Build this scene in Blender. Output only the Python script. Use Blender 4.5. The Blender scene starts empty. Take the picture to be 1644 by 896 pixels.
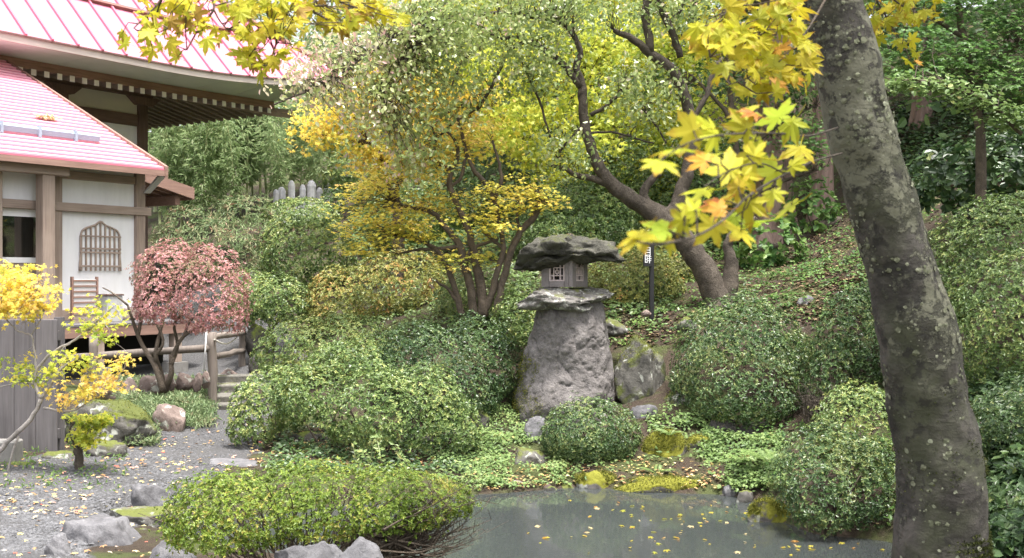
import bpy, bmesh, math, random
import numpy as np
from mathutils import Vector, Matrix, noise as mnoise

# ------------------------------------------------------------------ camera, sky, sun, exposure
SC = bpy.context.scene
EYE = 1.7            # camera height above the gravel path, metres
FOC = 1763.0         # focal length in pixels of the 1644 px wide photograph
cam_data = bpy.data.cameras.new("camera")
cam_data.sensor_width = 36.0
cam_data.lens = 36.0 * FOC / 1644.0
cam_data.clip_start = 0.05
cam_data.clip_end = 600.0
cam_data.dof.use_dof = True
cam_data.dof.focus_distance = 13.0
cam_data.dof.aperture_fstop = 9.0
cam = bpy.data.objects.new("camera", cam_data)
SC.collection.objects.link(cam)
cam.location = (0, 0, EYE)
cam.rotation_euler = (math.radians(90), 0, 0)
SC.camera = cam

SUN_DIR = Vector((0.15, -0.20, 0.968)).normalized()      # towards the sun (hazy sun above the open pond)
world = bpy.data.worlds.new("World")
SC.world = world
world.use_nodes = True
wn = world.node_tree
bg = wn.nodes["Background"]
sky = wn.nodes.new("ShaderNodeTexSky")
sky.sky_type = 'NISHITA'
sky.sun_disc = False
sky.sun_elevation = math.asin(SUN_DIR.z)
sky.sun_rotation = math.atan2(SUN_DIR.x, SUN_DIR.y)
sky.air_density = 1.0
sky.dust_density = 6.0
sky.ozone_density = 1.0
hsv = wn.nodes.new("ShaderNodeHueSaturation")
hsv.inputs["Saturation"].default_value = 0.30
wn.links.new(sky.outputs[0], hsv.inputs["Color"])
wn.links.new(hsv.outputs[0], bg.inputs[0])
bg.inputs[1].default_value = 0.105

sun_data = bpy.data.lights.new("sun", 'SUN')
sun_data.energy = 1.5
sun_data.angle = math.radians(10)
sun_data.color = (1.0, 0.96, 0.90)
sun = bpy.data.objects.new("sun", sun_data)
SC.collection.objects.link(sun)
sun.rotation_euler = SUN_DIR.to_track_quat('Z', 'Y').to_euler()
sun.location = (0, 0, 30)

SC.view_settings.view_transform = 'Standard'
SC.view_settings.look = 'None'
SC.view_settings.gamma = 1.0
SC.view_settings.use_curve_mapping = False
SC.view_settings.exposure = 2.15
SC.cycles.max_bounces = 8
SC.cycles.diffuse_bounces = 4
SC.cycles.transmission_bounces = 4
SC.cycles.transparent_max_bounces = 8
SC.cycles.sample_clamp_indirect = 6.0
try:
    SC.cycles.use_denoising = True
    SC.cycles.denoiser = 'OPENIMAGEDENOISE'
    SC.cycles.denoising_prefilter = 'NONE'
    SC.cycles.use_adaptive_sampling = False
except Exception:
    pass

# ------------------------------------------------------------------ helpers
COL = SC.collection
RNG = np.random.default_rng(11)


def W(px, py, d):
    """world point seen at photo pixel (px, py) when it stands d metres in front of the camera"""
    return np.array(((px - 822.0) / FOC * d, d, EYE - (py - 448.0) / FOC * d))


def mpp(d):
    return d / FOC


def tag(o, label=None, cat=None, group=None, kind=None):
    if label: o["label"] = label
    if cat: o["category"] = cat
    if group: o["group"] = group
    if kind: o["kind"] = kind
    return o


def empty(name, loc=(0, 0, 0), rz=0.0, label=None, cat=None, group=None, kind=None):
    o = bpy.data.objects.new(name, None)
    o.empty_display_size = 0.1
    o.location = loc
    o.rotation_euler = (0, 0, rz)
    COL.objects.link(o)
    return tag(o, label, cat, group, kind)


def link(name, me, parent=None, mat=None):
    if mat is not None and len(me.materials) == 0:
        me.materials.append(mat)
    o = bpy.data.objects.new(name, me)
    COL.objects.link(o)
    if parent is not None:
        o.parent = parent
    return o


def np_mesh(name, verts, faces, mat=None, smooth=False, tint=None, attrs=None):
    """verts (N,3); faces: list of (M,k) int arrays"""
    me = bpy.data.meshes.new(name)
    verts = np.ascontiguousarray(verts, dtype=np.float32)
    me.vertices.add(len(verts))
    me.vertices.foreach_set("co", verts.ravel())
    faces = [np.asarray(f, dtype=np.int32) for f in faces if len(f)]
    nl = sum(f.size for f in faces)
    npoly = sum(len(f) for f in faces)
    me.loops.add(nl)
    me.polygons.add(npoly)
    me.loops.foreach_set("vertex_index", np.concatenate([f.ravel() for f in faces]))
    counts = np.concatenate([np.full(len(f), f.shape[1], dtype=np.int32) for f in faces])
    starts = np.concatenate(([0], np.cumsum(counts)[:-1])).astype(np.int32)
    me.polygons.foreach_set("loop_start", starts)
    try:
        me.polygons.foreach_set("loop_total", counts)
    except Exception:
        pass
    me.polygons.foreach_set("use_smooth", np.full(npoly, smooth, dtype=bool))
    if tint is not None:
        a = me.attributes.new("tint", 'FLOAT', 'POINT')
        a.data.foreach_set("value", np.ascontiguousarray(tint, dtype=np.float32))
    for k, v in (attrs or {}).items():
        a = me.attributes.new(k, 'FLOAT', 'POINT')
        a.data.foreach_set("value", np.ascontiguousarray(v, dtype=np.float32))
    me.update(calc_edges=True)
    me.validate()
    if mat is not None:
        me.materials.append(mat)
    return me


class Build:
    """collects quads / boxes / tubes for ONE mesh"""
    def __init__(self):
        self.v, self.f3, self.f4, self.n = [], [], [], 0

    def add(self, v, f4=(), f3=()):
        v = np.asarray(v, dtype=float).reshape(-1, 3)
        if len(f4): self.f4.append(np.asarray(f4, dtype=int) + self.n)
        if len(f3): self.f3.append(np.asarray(f3, dtype=int) + self.n)
        self.v.append(v)
        self.n += len(v)

    def box(self, x0, x1, y0, y1, z0, z1):
        v = [(x0, y0, z0), (x1, y0, z0), (x1, y1, z0), (x0, y1, z0), (x0, y0, z1), (x1, y0, z1), (x1, y1, z1), (x0, y1, z1)]
        self.add(v, [(0, 3, 2, 1), (4, 5, 6, 7), (0, 1, 5, 4), (1, 2, 6, 5), (2, 3, 7, 6), (3, 0, 4, 7)])
        return self

    def hexa(self, bottom, top):
        self.add(list(bottom) + list(top), [(0, 3, 2, 1), (4, 5, 6, 7), (0, 1, 5, 4), (1, 2, 6, 5), (2, 3, 7, 6), (3, 0, 4, 7)])
        return self

    def tube(self, pts, rad, sides=7, rough=0.0, rng=None, cap=True):
        pts = np.asarray(pts, dtype=float)
        n = len(pts)
        rad = np.asarray(rad, dtype=float) * np.ones(n)
        tan = np.gradient(pts, axis=0)
        tan /= np.linalg.norm(tan, axis=1)[:, None] + 1e-9
        ref = np.array((0.31, 0.95, 0.05)) if abs(tan[0][1]) < 0.9 else np.array((1.0, 0, 0))
        a = np.linspace(0, 2 * math.pi, sides, endpoint=False)
        vs = []
        u = np.cross(tan[0], ref)
        for i in range(n):
            u = u - tan[i] * np.dot(u, tan[i])
            u /= np.linalg.norm(u) + 1e-9
            w = np.cross(tan[i], u)
            r = rad[i] * np.ones(sides)
            if rough and rng is not None:
                r = r * (1 + rng.normal(0, rough, sides))
            vs.append(pts[i] + np.outer(np.cos(a) * r, u) + np.outer(np.sin(a) * r, w))
        V = np.concatenate(vs)
        i, j = np.meshgrid(np.arange(n - 1), np.arange(sides), indexing='ij')
        j2 = (j + 1) % sides
        F = np.stack((i * sides + j, i * sides + j2, (i + 1) * sides + j2, (i + 1) * sides + j), -1).reshape(-1, 4)
        f3 = []
        if cap:
            V = np.concatenate((V, pts[:1], pts[-1:]))
            c0, c1 = n * sides, n * sides + 1
            f3 = [(c0, (k + 1) % sides, k) for k in range(sides)] + [(c1, (n - 1) * sides + k, (n - 1) * sides + (k + 1) % sides) for k in range(sides)]
        self.add(V, F, f3)
        return self

    def build(self, name, mat, parent=None, smooth=False):
        me = self.mesh(name, mat, smooth)
        return link(name, me, parent)

    def mesh(self, name, mat, smooth=False):
        return np_mesh(name, np.concatenate(self.v), ([np.concatenate(self.f4)] if self.f4 else []) + ([np.concatenate(self.f3)] if self.f3 else []), mat, smooth)


def bevel(o, w=0.006, seg=1):
    m = o.modifiers.new("bevel", 'BEVEL')
    m.width = w
    m.segments = seg
    m.limit_method = 'ANGLE'
    return o


def smooth_path(pts, k=4):
    """Catmull-Rom through rows of pts (any columns)"""
    P = np.asarray(pts, dtype=float)
    if len(P) < 3:
        t = np.linspace(0, 1, k + 1)[:, None]
        return P[0] * (1 - t) + P[1] * t
    Q = np.vstack((2 * P[0] - P[1], P, 2 * P[-1] - P[-2]))
    out = []
    for i in range(1, len(Q) - 2):
        for t in np.linspace(0, 1, k, endpoint=False):
            a, b, c, d = Q[i - 1], Q[i], Q[i + 1], Q[i + 2]
            out.append(0.5 * ((2 * b) + (c - a) * t + (2 * a - 5 * b + 4 * c - d) * t * t + (3 * b - a - 3 * c + d) * t ** 3))
    out.append(P[-1])
    return np.array(out)


def lump(P, seed=0.0, f=1.0):
    """cheap smooth pseudo noise in about -1..1 for (N,3) points"""
    x, y, z = P[:, 0] * f, P[:, 1] * f, P[:, 2] * f
    s = seed * 1.37
    return (np.sin(1.7 * x + 2.3 * y + s) * np.cos(1.9 * z - 1.1 * x + 2 * s) + 0.6 * np.sin(3.7 * y - 2.9 * z + 3 * s) * np.cos(3.1 * x + s)
            + 0.35 * np.sin(7.1 * x + 5.3 * z + s) * np.sin(6.3 * y + 2.2 * x - s)) / 1.6


def _perlin(P, seed):
    """gradient noise for (N,3) points"""
    I = np.floor(P).astype(np.int64)
    f = P - I
    u = f * f * f * (f * (f * 6 - 15) + 10)
    out = np.zeros(len(P))
    for dx in (0, 1):
        wx = u[:, 0] if dx else 1 - u[:, 0]
        for dy in (0, 1):
            wy = u[:, 1] if dy else 1 - u[:, 1]
            for dz in (0, 1):
                wz = u[:, 2] if dz else 1 - u[:, 2]
                h = ((I[:, 0] + dx) * 374761393 + (I[:, 1] + dy) * 668265263 + (I[:, 2] + dz) * 2147483647 + seed * 1274126177) & 0xffffffff
                h = ((h ^ (h >> 13)) * 1274126177) & 0xffffffff
                h = h ^ (h >> 16)
                a = (h & 1023) / 1023.0 * 6.2832
                z = ((h >> 10) & 1023) / 511.5 - 1
                r = np.sqrt(np.maximum(0, 1 - z * z))
                out += wx * wy * wz * (np.cos(a) * r * (f[:, 0] - dx) + np.sin(a) * r * (f[:, 1] - dy) + z * (f[:, 2] - dz))
    return out * 1.5


def vnoise(P, f=1.0, seed=0.0, oct=4):
    out = np.zeros(len(P))
    k, amp = f, 1.0
    for o in range(oct):
        out += amp * _perlin(np.asarray(P) * k + seed, o + 3)
        k *= 2.0
        amp *= .5
    return out


# ------------------------------------------------------------------ materials
MATS = {}


def nodes_of(name):
    m = bpy.data.materials.new(name)
    m.use_nodes = True
    nt = m.node_tree
    return m, nt, nt.nodes["Principled BSDF"]


def N(nt, typ, **kw):
    n = nt.nodes.new(typ)
    for k, v in kw.items():
        if k.startswith("i_"):
            key = k[2:].replace("_", " ")
            n.inputs[key].default_value = v
        else:
            setattr(n, k, v)
    return n


def ramp(nt, fac, stops, interp='LINEAR'):
    r = nt.nodes.new("ShaderNodeValToRGB")
    r.color_ramp.interpolation = interp
    el = r.color_ramp.elements
    while len(el) > 1: el.remove(el[-1])
    el[0].position, el[0].color = stops[0][0], (*stops[0][1], 1)
    for p, c in stops[1:]:
        e = el.new(p)
        e.color = (*c, 1)
    nt.links.new(fac, r.inputs[0])
    return r.outputs[0]


def mix(nt, fac, a, b, typ='MIX'):
    m = nt.nodes.new("ShaderNodeMix")
    m.data_type = 'RGBA'
    m.blend_type = typ
    if hasattr(fac, "links"): nt.links.new(fac, m.inputs[0])
    else: m.inputs[0].default_value = fac
    for s, v in ((6, a), (7, b)):
        if hasattr(v, "links"): nt.links.new(v, m.inputs[s])
        else: m.inputs[s].default_value = (*v, 1)
    return m.outputs[2]


def tnoise(nt, scale, detail=5, rough=0.6, vec=None, dist=0.0):
    n = nt.nodes.new("ShaderNodeTexNoise")
    n.inputs["Scale"].default_value = scale
    n.inputs["Detail"].default_value = detail
    n.inputs["Roughness"].default_value = rough
    n.inputs["Distortion"].default_value = dist
    if vec is not None: nt.links.new(vec, n.inputs["Vector"])
    return n.outputs["Fac"]


def math_n(nt, op, a, b=None, clamp=False):
    m = nt.nodes.new("ShaderNodeMath")
    m.operation = op
    m.use_clamp = clamp
    for i, v in enumerate((a, b)):
        if v is None: continue
        if hasattr(v, "links"): nt.links.new(v, m.inputs[i])
        else: m.inputs[i].default_value = v
    return m.outputs[0]


def bump(nt, bsdf, h, strength=0.4, dist=0.02):
    b = nt.nodes.new("ShaderNodeBump")
    b.inputs["Strength"].default_value = strength
    b.inputs["Distance"].default_value = dist
    nt.links.new(h, b.inputs["Height"])
    nt.links.new(b.outputs[0], bsdf.inputs["Normal"])


def geo_pos(nt):
    return nt.nodes.new("ShaderNodeNewGeometry").outputs["Position"]


def obj_pos(nt):
    return nt.nodes.new("ShaderNodeTexCoord").outputs["Object"]


def leaf_mat(name, stops, trans=0.35, rough=0.5, objcolor=False, spec=0.35):
    """leaf blades: colour from the per-leaf tint, light passes through the blade"""
    m, nt, b = nodes_of(name)
    if objcolor:
        oi = nt.nodes.new("ShaderNodeObjectInfo")
        n1 = tnoise(nt, 60, 3, vec=obj_pos(nt))
        op = obj_pos(nt)
        col = mix(nt, math_n(nt, 'MULTIPLY', n1, 0.5), oi.outputs["Color"], (0.47, 0.43, 0.03))
        ln = nt.nodes.new("ShaderNodeVectorMath")
        ln.operation = 'LENGTH'
        nt.links.new(op, ln.inputs[0])
        rim = math_n(nt, 'MULTIPLY', math_n(nt, 'SUBTRACT', ln.outputs["Value"], 0.26), 4.5, True)
        n2 = ramp(nt, math_n(nt, 'ADD', tnoise(nt, 9, 4, vec=op), math_n(nt, 'MULTIPLY', oi.outputs["Random"], 0.22)), [(0.52, (0, 0, 0)), (0.66, (1, 1, 1))])
        col = mix(nt, math_n(nt, 'MULTIPLY', rim, math_n(nt, 'MULTIPLY', n2, 0.8)), col, (0.36, 0.17, 0.03))
    else:
        at = N(nt, "ShaderNodeAttribute", attribute_name="tint")
        col = ramp(nt, at.outputs["Fac"], stops)
        big = tnoise(nt, 1.6, 3, vec=geo_pos(nt))
        br = nt.nodes.new("ShaderNodeBrightContrast")
        nt.links.new(col, br.inputs[0])
        col = mix(nt, math_n(nt, 'MULTIPLY', big, 0.35), col, (0.0, 0.0, 0.0), 'MIX') if False else col
    nt.links.new(col, b.inputs["Base Color"])
    b.inputs["Roughness"].default_value = rough
    b.inputs["Specular IOR Level"].default_value = spec
    tr = nt.nodes.new("ShaderNodeBsdfTranslucent")
    nt.links.new(col, tr.inputs[0])
    mx = nt.nodes.new("ShaderNodeMixShader")
    mx.inputs[0].default_value = trans
    nt.links.new(b.outputs[0], mx.inputs[1])
    nt.links.new(tr.outputs[0], mx.inputs[2])
    nt.links.new(mx.outputs[0], nt.nodes["Material Output"].inputs[0])
    return m


def wood_mat(name, c1, c2, scale=(3, 3, 40), axis='Z', rough=0.8, bumps=0.3):
    m, nt, b = nodes_of(name)
    tc = nt.nodes.new("ShaderNodeTexCoord")
    mp = nt.nodes.new("ShaderNodeMapping")
    s = {'Z': (30, 30, 1.5), 'X': (1.5, 30, 30), 'Y': (30, 1.5, 30)}[axis]
    mp.inputs["Scale"].default_value = s
    nt.links.new(tc.outputs["Object"], mp.inputs[0])
    g = tnoise(nt, 1.0, 6, 0.65, mp.outputs[0], 0.3)
    big = tnoise(nt, 2.2, 3, 0.5, tc.outputs["Object"])
    oi = nt.nodes.new("ShaderNodeObjectInfo")
    f = math_n(nt, 'ADD', math_n(nt, 'MULTIPLY', g, 0.7), math_n(nt, 'MULTIPLY', big, 0.35))
    f = math_n(nt, 'ADD', f, math_n(nt, 'MULTIPLY', oi.outputs["Random"], 0.16))
    col = ramp(nt, f, [(0.32, c1), (0.78, c2)])
    nt.links.new(col, b.inputs["Base Color"])
    b.inputs["Roughness"].default_value = rough
    bump(nt, b, g, bumps, 0.01)
    return m


def rock_mat(name, c1, c2, moss=None, moss_amt=0.0, lichen=0.0, bumps=0.7, up=0.6, scale=1.0):
    """stone; moss grows on upper faces and in patches"""
    m, nt, b = nodes_of(name)
    p = geo_pos(nt)
    n1 = tnoise(nt, 3.0 * scale, 8, 0.65, p, 0.4)
    n2 = tnoise(nt, 22.0 * scale, 6, 0.7, p)
    f = math_n(nt, 'ADD', math_n(nt, 'MULTIPLY', n1, 0.65), math_n(nt, 'MULTIPLY', n2, 0.35))
    col = ramp(nt, f, [(0.33, c1), (0.66, c2)])
    if lichen:
        v = tnoise(nt, 9.0 * scale, 4, 0.55, p, 0.6)
        lm = ramp(nt, v, [(0.60 - 0.1 * lichen, (0, 0, 0)), (0.66 - 0.1 * lichen, (1, 1, 1))])
        col = mix(nt, math_n(nt, 'MULTIPLY', lm, 0.75), col, (0.42, 0.43, 0.38))
    if moss:
        nz = N(nt, "ShaderNodeSeparateXYZ")
        g = nt.nodes.new("ShaderNodeNewGeometry")
        nt.links.new(g.outputs["Normal"], nz.inputs[0])
        mn = tnoise(nt, 2.6 * scale, 6, 0.65, p, 0.5)
        k = math_n(nt, 'ADD', math_n(nt, 'MULTIPLY', nz.outputs[2], up * 0.35), mn)
        mm = ramp(nt, k, [(0.78 - moss_amt * 0.4, (0, 0, 0)), (0.88 - moss_amt * 0.4, (1, 1, 1))])
        mc = mix(nt, tnoise(nt, 40, 4, 0.7, p), tuple(x * 0.55 for x in moss), tuple(min(1, x * 1.4) for x in moss))
        col = mix(nt, mm, col, mc)
    nt.links.new(col, b.inputs["Base Color"])
    b.inputs["Roughness"].default_value = 0.88
    b.inputs["Specular IOR Level"].default_value = 0.3
    bump(nt, b, f, bumps, 0.05)
    return m


def plain_mat(name, c, rough=0.6, var=0.12, scale=4.0, metal=0.0, bumps=0.0, spec=0.4, streak=None):
    m, nt, b = nodes_of(name)
    n1 = tnoise(nt, scale, 6, 0.65, geo_pos(nt))
    oi = nt.nodes.new("ShaderNodeObjectInfo")
    f = math_n(nt, 'ADD', n1, math_n(nt, 'MULTIPLY', math_n(nt, 'SUBTRACT', oi.outputs["Random"], 0.5), 0.35))
    col = ramp(nt, f, [(0.25, tuple(x * (1 - var) for x in c)), (0.75, tuple(min(1, x * (1 + var)) for x in c))])
    nt.links.new(col, b.inputs["Base Color"])
    b.inputs["Roughness"].default_value = rough
    b.inputs["Metallic"].default_value = metal
    b.inputs["Specular IOR Level"].default_value = spec
    if bumps: bump(nt, b, n1, bumps, 0.01)
    if streak:
        mp = nt.nodes.new("ShaderNodeMapping")
        mp.inputs["Scale"].default_value = streak
        nt.links.new(obj_pos(nt), mp.inputs[0])
        sn = ramp(nt, tnoise(nt, 1.0, 7, 0.7, mp.outputs[0]), [(0.42, (0, 0, 0)), (0.70, (1, 1, 1))])
        nt.links.new(mix(nt, math_n(nt, 'MULTIPLY', sn, 0.4), col, tuple(x * .72 + .04 for x in c)), b.inputs["Base Color"])
    return m


# ------------------------------------------------------------------ leaf templates (x along the blade, y across, z normal)
def tmpl_simple(w=0.26, fold=0.07, droop=0.12):
    v = np.array([(0, 0, 0), (0.45, w, fold), (1, 0, -droop), (0.45, -w, fold)])
    return v, [np.array([(0, 1, 2), (0, 2, 3)])]


def tmpl_oval(w=0.33, fold=0.06, droop=0.15):
    v = np.array([(0, 0, 0), (0.25, w * 0.8, fold), (0.65, w * 0.85, fold - droop * 0.4), (1, 0, -droop), (0.65, -w * 0.85, fold - droop * 0.4), (0.25, -w * 0.8, fold)])
    return v, [np.array([(0, 1, 2, 3), (0, 3, 4, 5)])]


def tmpl_maple(lobes=5):
    ang = {5: (-125, -58, 0, 58, 125), 7: (-150, -95, -45, 0, 45, 95, 150)}[lobes]
    ln = {5: (0.62, 0.88, 1.0, 0.88, 0.62), 7: (0.42, 0.72, 0.93, 1.0, 0.93, 0.72, 0.42)}[lobes]
    pts = []
    for i, (a, l) in enumerate(zip(ang, ln)):
        pts.append((math.cos(math.radians(a)) * l, math.sin(math.radians(a)) * l, -0.18 * l * l))
        if i < lobes - 1:
            b = (a + ang[i + 1]) / 2
            pts.append((math.cos(math.radians(b)) * 0.47, math.sin(math.radians(b)) * 0.47, 0.02))
    pts.append((-0.10, 0, 0))
    v = np.array(pts) * 0.55
    return v, [np.arange(len(v))[None, :]]


T_SIMPLE, T_OVAL, T_MAPLE = tmpl_simple(), tmpl_oval(), tmpl_maple(5)
T_NARROW = tmpl_simple(0.13, 0.03, 0.25)


def blades(P, Nn, T, size, tint, tmpl):
    """arrays of leaf blades -> verts, faces, tint. P position, Nn blade normal, T blade direction"""
    tv, tf = tmpl
    Nn = Nn / (np.linalg.norm(Nn, axis=1)[:, None] + 1e-9)
    T = T - Nn * np.sum(T * Nn, 1)[:, None]
    T = T / (np.linalg.norm(T, axis=1)[:, None] + 1e-9)
    B = np.cross(Nn, T)
    size = np.asarray(size)[:, None, None]
    V = P[:, None, :] + size * (tv[None, :, 0:1] * T[:, None, :] + tv[None, :, 1:2] * B[:, None, :] + tv[None, :, 2:3] * Nn[:, None, :])
    k = len(tv)
    off = (np.arange(len(P)) * k)[:, None, None]
    F = [(f[None, :, :] + off).reshape(-1, f.shape[1]) for f in tf]
    return V.reshape(-1, 3), F, np.repeat(tint, k)


def join_blades(parts):
    V, FF, TT, n = [], {}, [], 0
    for v, F, t in parts:
        for f in F:
            FF.setdefault(f.shape[1], []).append(f + n)
        V.append(v)
        TT.append(t)
        n += len(v)
    return np.concatenate(V), [np.concatenate(x) for x in FF.values()], np.concatenate(TT)


def rand_dirs(rng, n):
    v = rng.normal(size=(n, 3))
    return v / np.linalg.norm(v, axis=1)[:, None]

# ------------------------------------------------------------------ material set
GREEN_A = leaf_mat("azalea_leaf", [(0.0, (0.05, 0.095, 0.028)), (0.45, (0.125, 0.195, 0.055)), (0.85, (0.23, 0.31, 0.095)), (1.0, (0.37, 0.40, 0.13))], 0.25, 0.36, spec=.45)
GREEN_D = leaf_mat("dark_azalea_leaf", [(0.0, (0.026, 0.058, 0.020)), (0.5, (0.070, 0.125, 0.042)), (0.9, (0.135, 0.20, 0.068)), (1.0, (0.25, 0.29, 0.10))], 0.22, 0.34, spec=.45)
GREEN_Y = leaf_mat("yellowing_azalea_leaf", [(0.0, (0.13, 0.16, 0.04)), (0.45, (0.24, 0.26, 0.07)), (0.8, (0.36, 0.33, 0.09)), (1.0, (0.48, 0.28, 0.10))], 0.25, 0.45)
GREEN_F = leaf_mat("fresh_azalea_leaf", [(0.0, (0.075, 0.13, 0.018)), (0.5, (0.17, 0.25, 0.035)), (0.85, (0.28, 0.36, 0.06)), (1.0, (0.38, 0.34, 0.08))], 0.28, 0.42)
GREEN_B = leaf_mat("brownish_shrub_leaf", [(0.0, (0.12, 0.18, 0.08)), (0.5, (0.24, 0.31, 0.15)), (0.8, (0.34, 0.34, 0.20)), (1.0, (0.38, 0.25, 0.17))], 0.22, 0.5)
PINK = leaf_mat("red_spindle_leaf", [(0.0, (0.15, 0.18, 0.07)), (0.3, (0.32, 0.22, 0.15)), (0.6, (0.46, 0.20, 0.20)), (1.0, (0.60, 0.36, 0.35))], 0.3, 0.45)
YEL_O = leaf_mat("orange_maple_leaf", [(0.0, (0.30, 0.36, 0.07)), (0.30, (0.64, 0.60, 0.10)), (0.65, (0.84, 0.68, 0.13)), (1.0, (0.86, 0.57, 0.22))], 0.5, 0.45)
YEL_G = leaf_mat("yellow_green_maple_leaf", [(0.0, (0.22, 0.31, 0.04)), (0.45, (0.50, 0.56, 0.08)), (0.8, (0.72, 0.68, 0.10)), (1.0, (0.84, 0.66, 0.10))], 0.5, 0.45)
DOG = leaf_mat("grey_green_tree_leaf", [(0.0, (0.20, 0.28, 0.09)), (0.4, (0.38, 0.46, 0.16)), (0.62, (0.50, 0.54, 0.24)), (0.82, (0.62, 0.54, 0.42)), (1.0, (0.68, 0.42, 0.38))], 0.45, 0.30, spec=0.9)
GREEN_M = leaf_mat("green_maple_leaf", [(0.0, (0.04, 0.10, 0.03)), (0.5, (0.10, 0.20, 0.05)), (1.0, (0.22, 0.33, 0.09))], 0.4, 0.45)
GREEN_W = leaf_mat("wood_leaf", [(0.0, (0.05, 0.10, 0.035)), (0.5, (0.11, 0.19, 0.06)), (0.9, (0.20, 0.28, 0.10)), (1.0, (0.40, 0.38, 0.10))], 0.35, 0.5)
BAMB = leaf_mat("bamboo_leaf", [(0.0, (0.16, 0.24, 0.10)), (0.5, (0.30, 0.40, 0.19)), (1.0, (0.48, 0.56, 0.30))], 0.6, 0.5)
COVER = leaf_mat("ground_cover_leaf", [(0.0, (0.08, 0.14, 0.045)), (0.5, (0.17, 0.26, 0.08)), (0.9, (0.28, 0.36, 0.13)), (1.0, (0.40, 0.38, 0.14))], 0.3, 0.45)
DEADL = leaf_mat("fallen_leaf", [(0.0, (0.22, 0.10, 0.05)), (0.3, (0.45, 0.26, 0.12)), (0.6, (0.60, 0.50, 0.18)), (0.85, (0.66, 0.55, 0.42)), (1.0, (0.55, 0.12, 0.08))], 0.1, 0.6)
LITTER = leaf_mat("brown_leaf_litter", [(0.0, (0.055, 0.033, 0.02)), (0.5, (0.14, 0.088, 0.052)), (0.9, (0.24, 0.165, 0.095)), (1.0, (0.42, 0.33, 0.16))], 0.05, 0.7)
MOSSL = leaf_mat("moss_blade", [(0.0, (0.07, 0.09, 0.015)), (0.5, (0.15, 0.165, 0.025)), (1.0, (0.27, 0.25, 0.05))], 0.3, 0.7)
NEARLEAF = leaf_mat("near_maple_leaf", None, 0.45, 0.5, objcolor=True, spec=0.25)

BARK = rock_mat("grey_brown_bark", (0.028, 0.022, 0.017), (0.145, 0.12, 0.096), bumps=1.0, scale=3.0)
BARK_D = rock_mat("dark_bark", (0.05, 0.04, 0.03), (0.16, 0.125, 0.095), bumps=0.8, scale=3.0)
BARK_L = rock_mat("pale_bark", (0.16, 0.14, 0.125), (0.46, 0.425, 0.395), bumps=0.5, scale=3.0)
CEDAR = wood_mat("cedar_bark", (0.12, 0.075, 0.06), (0.36, 0.25, 0.21), axis='Z', bumps=1.0)
ROCK = rock_mat("grey_rock", (0.06, 0.058, 0.062), (0.20, 0.196, 0.205), moss=(0.17, 0.18, 0.02), moss_amt=0.0, up=0.3)
ROCKM = rock_mat("mossy_rock", (0.05, 0.047, 0.042), (0.19, 0.178, 0.165), moss=(0.11, 0.125, 0.03), moss_amt=0.36, lichen=0.3, up=0.8)
ROCKB = rock_mat("bright_moss_rock", (0.06, 0.055, 0.05), (0.20, 0.185, 0.18), moss=(0.17, 0.17, 0.02), moss_amt=0.75, lichen=0.4, up=1.4)
ROCKG = rock_mat("green_mossy_rock", (0.035, 0.033, 0.028), (0.15, 0.142, 0.128), moss=(0.085, 0.10, 0.025), moss_amt=0.60, lichen=0.2, up=0.5)
ROCKR = rock_mat("reddish_rock", (0.11, 0.08, 0.07), (0.27, 0.21, 0.185), lichen=0.3)
ROCKD = rock_mat("dark_rock", (0.022, 0.020, 0.018), (0.10, 0.094, 0.085), moss=(0.12, 0.15, 0.03), moss_amt=0.35, up=0.6)  # darkest stone tone, moss on upper faces
STEP = rock_mat("step_stone", (0.10, 0.095, 0.085), (0.24, 0.228, 0.20), moss=(0.14, 0.15, 0.05), moss_amt=0.1)
TOMB = rock_mat("pale_stone", (0.50, 0.49, 0.51), (0.80, 0.79, 0.80), bumps=0.4)
LANTERN_BODY = rock_mat("lantern_stone", (0.08, 0.072, 0.069), (0.26, 0.238, 0.23), moss=(0.19, 0.20, 0.03), moss_amt=0.02, bumps=1.0, up=0.2, scale=1.6)
LANTERN_CAP = rock_mat("lantern_cap_stone", (0.014, 0.0135, 0.011), (0.115, 0.11, 0.09), moss=(0.07, 0.075, 0.03), moss_amt=0.3, bumps=1.0, up=0.5, scale=1.6)
LANTERN_MID = rock_mat("lantern_slab_stone", (0.07, 0.062, 0.055), (0.25, 0.235, 0.22), moss=(0.13, 0.14, 0.04), moss_amt=0.22, lichen=0.5, bumps=0.9, scale=1.8)
LANTERN_BOX = rock_mat("lantern_box_stone", (0.16, 0.14, 0.135), (0.30, 0.27, 0.265), bumps=0.5, scale=2.0)
LATTICE = rock_mat("pale_lattice_stone", (0.46, 0.38, 0.37), (0.66, 0.56, 0.54), bumps=0.3)

ROOF_RED = plain_mat("faded_red_metal", (0.66, 0.23, 0.32), 0.42, 0.10, 1.2, spec=0.6, streak=(9, 1.2, 1.2))
ROOF_PALE = plain_mat("pale_faded_red_metal", (0.72, 0.36, 0.44), 0.45, 0.10, 1.5, spec=0.6, streak=(1.0, 9, 9))
ROOF_RIB = plain_mat("darker_red_metal", (0.52, 0.16, 0.23), 0.45, 0.12, 2.0)
ROOF_BAR = plain_mat("rusty_bar", (0.22, 0.10, 0.08), 0.6, 0.2, 6.0)
GUARD = plain_mat("blue_grey_guard", (0.30, 0.37, 0.44), 0.35, 0.06)
WOOD = wood_mat("weathered_timber", (0.17, 0.125, 0.10), (0.38, 0.30, 0.25))
WOOD_X = wood_mat("weathered_beam", (0.17, 0.125, 0.10), (0.38, 0.30, 0.25), axis='X')
WOOD_D = wood_mat("dark_timber", (0.07, 0.045, 0.035), (0.20, 0.13, 0.11))
WOOD_DX = wood_mat("dark_beam", (0.07, 0.045, 0.035), (0.20, 0.13, 0.11), axis='X')
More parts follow.
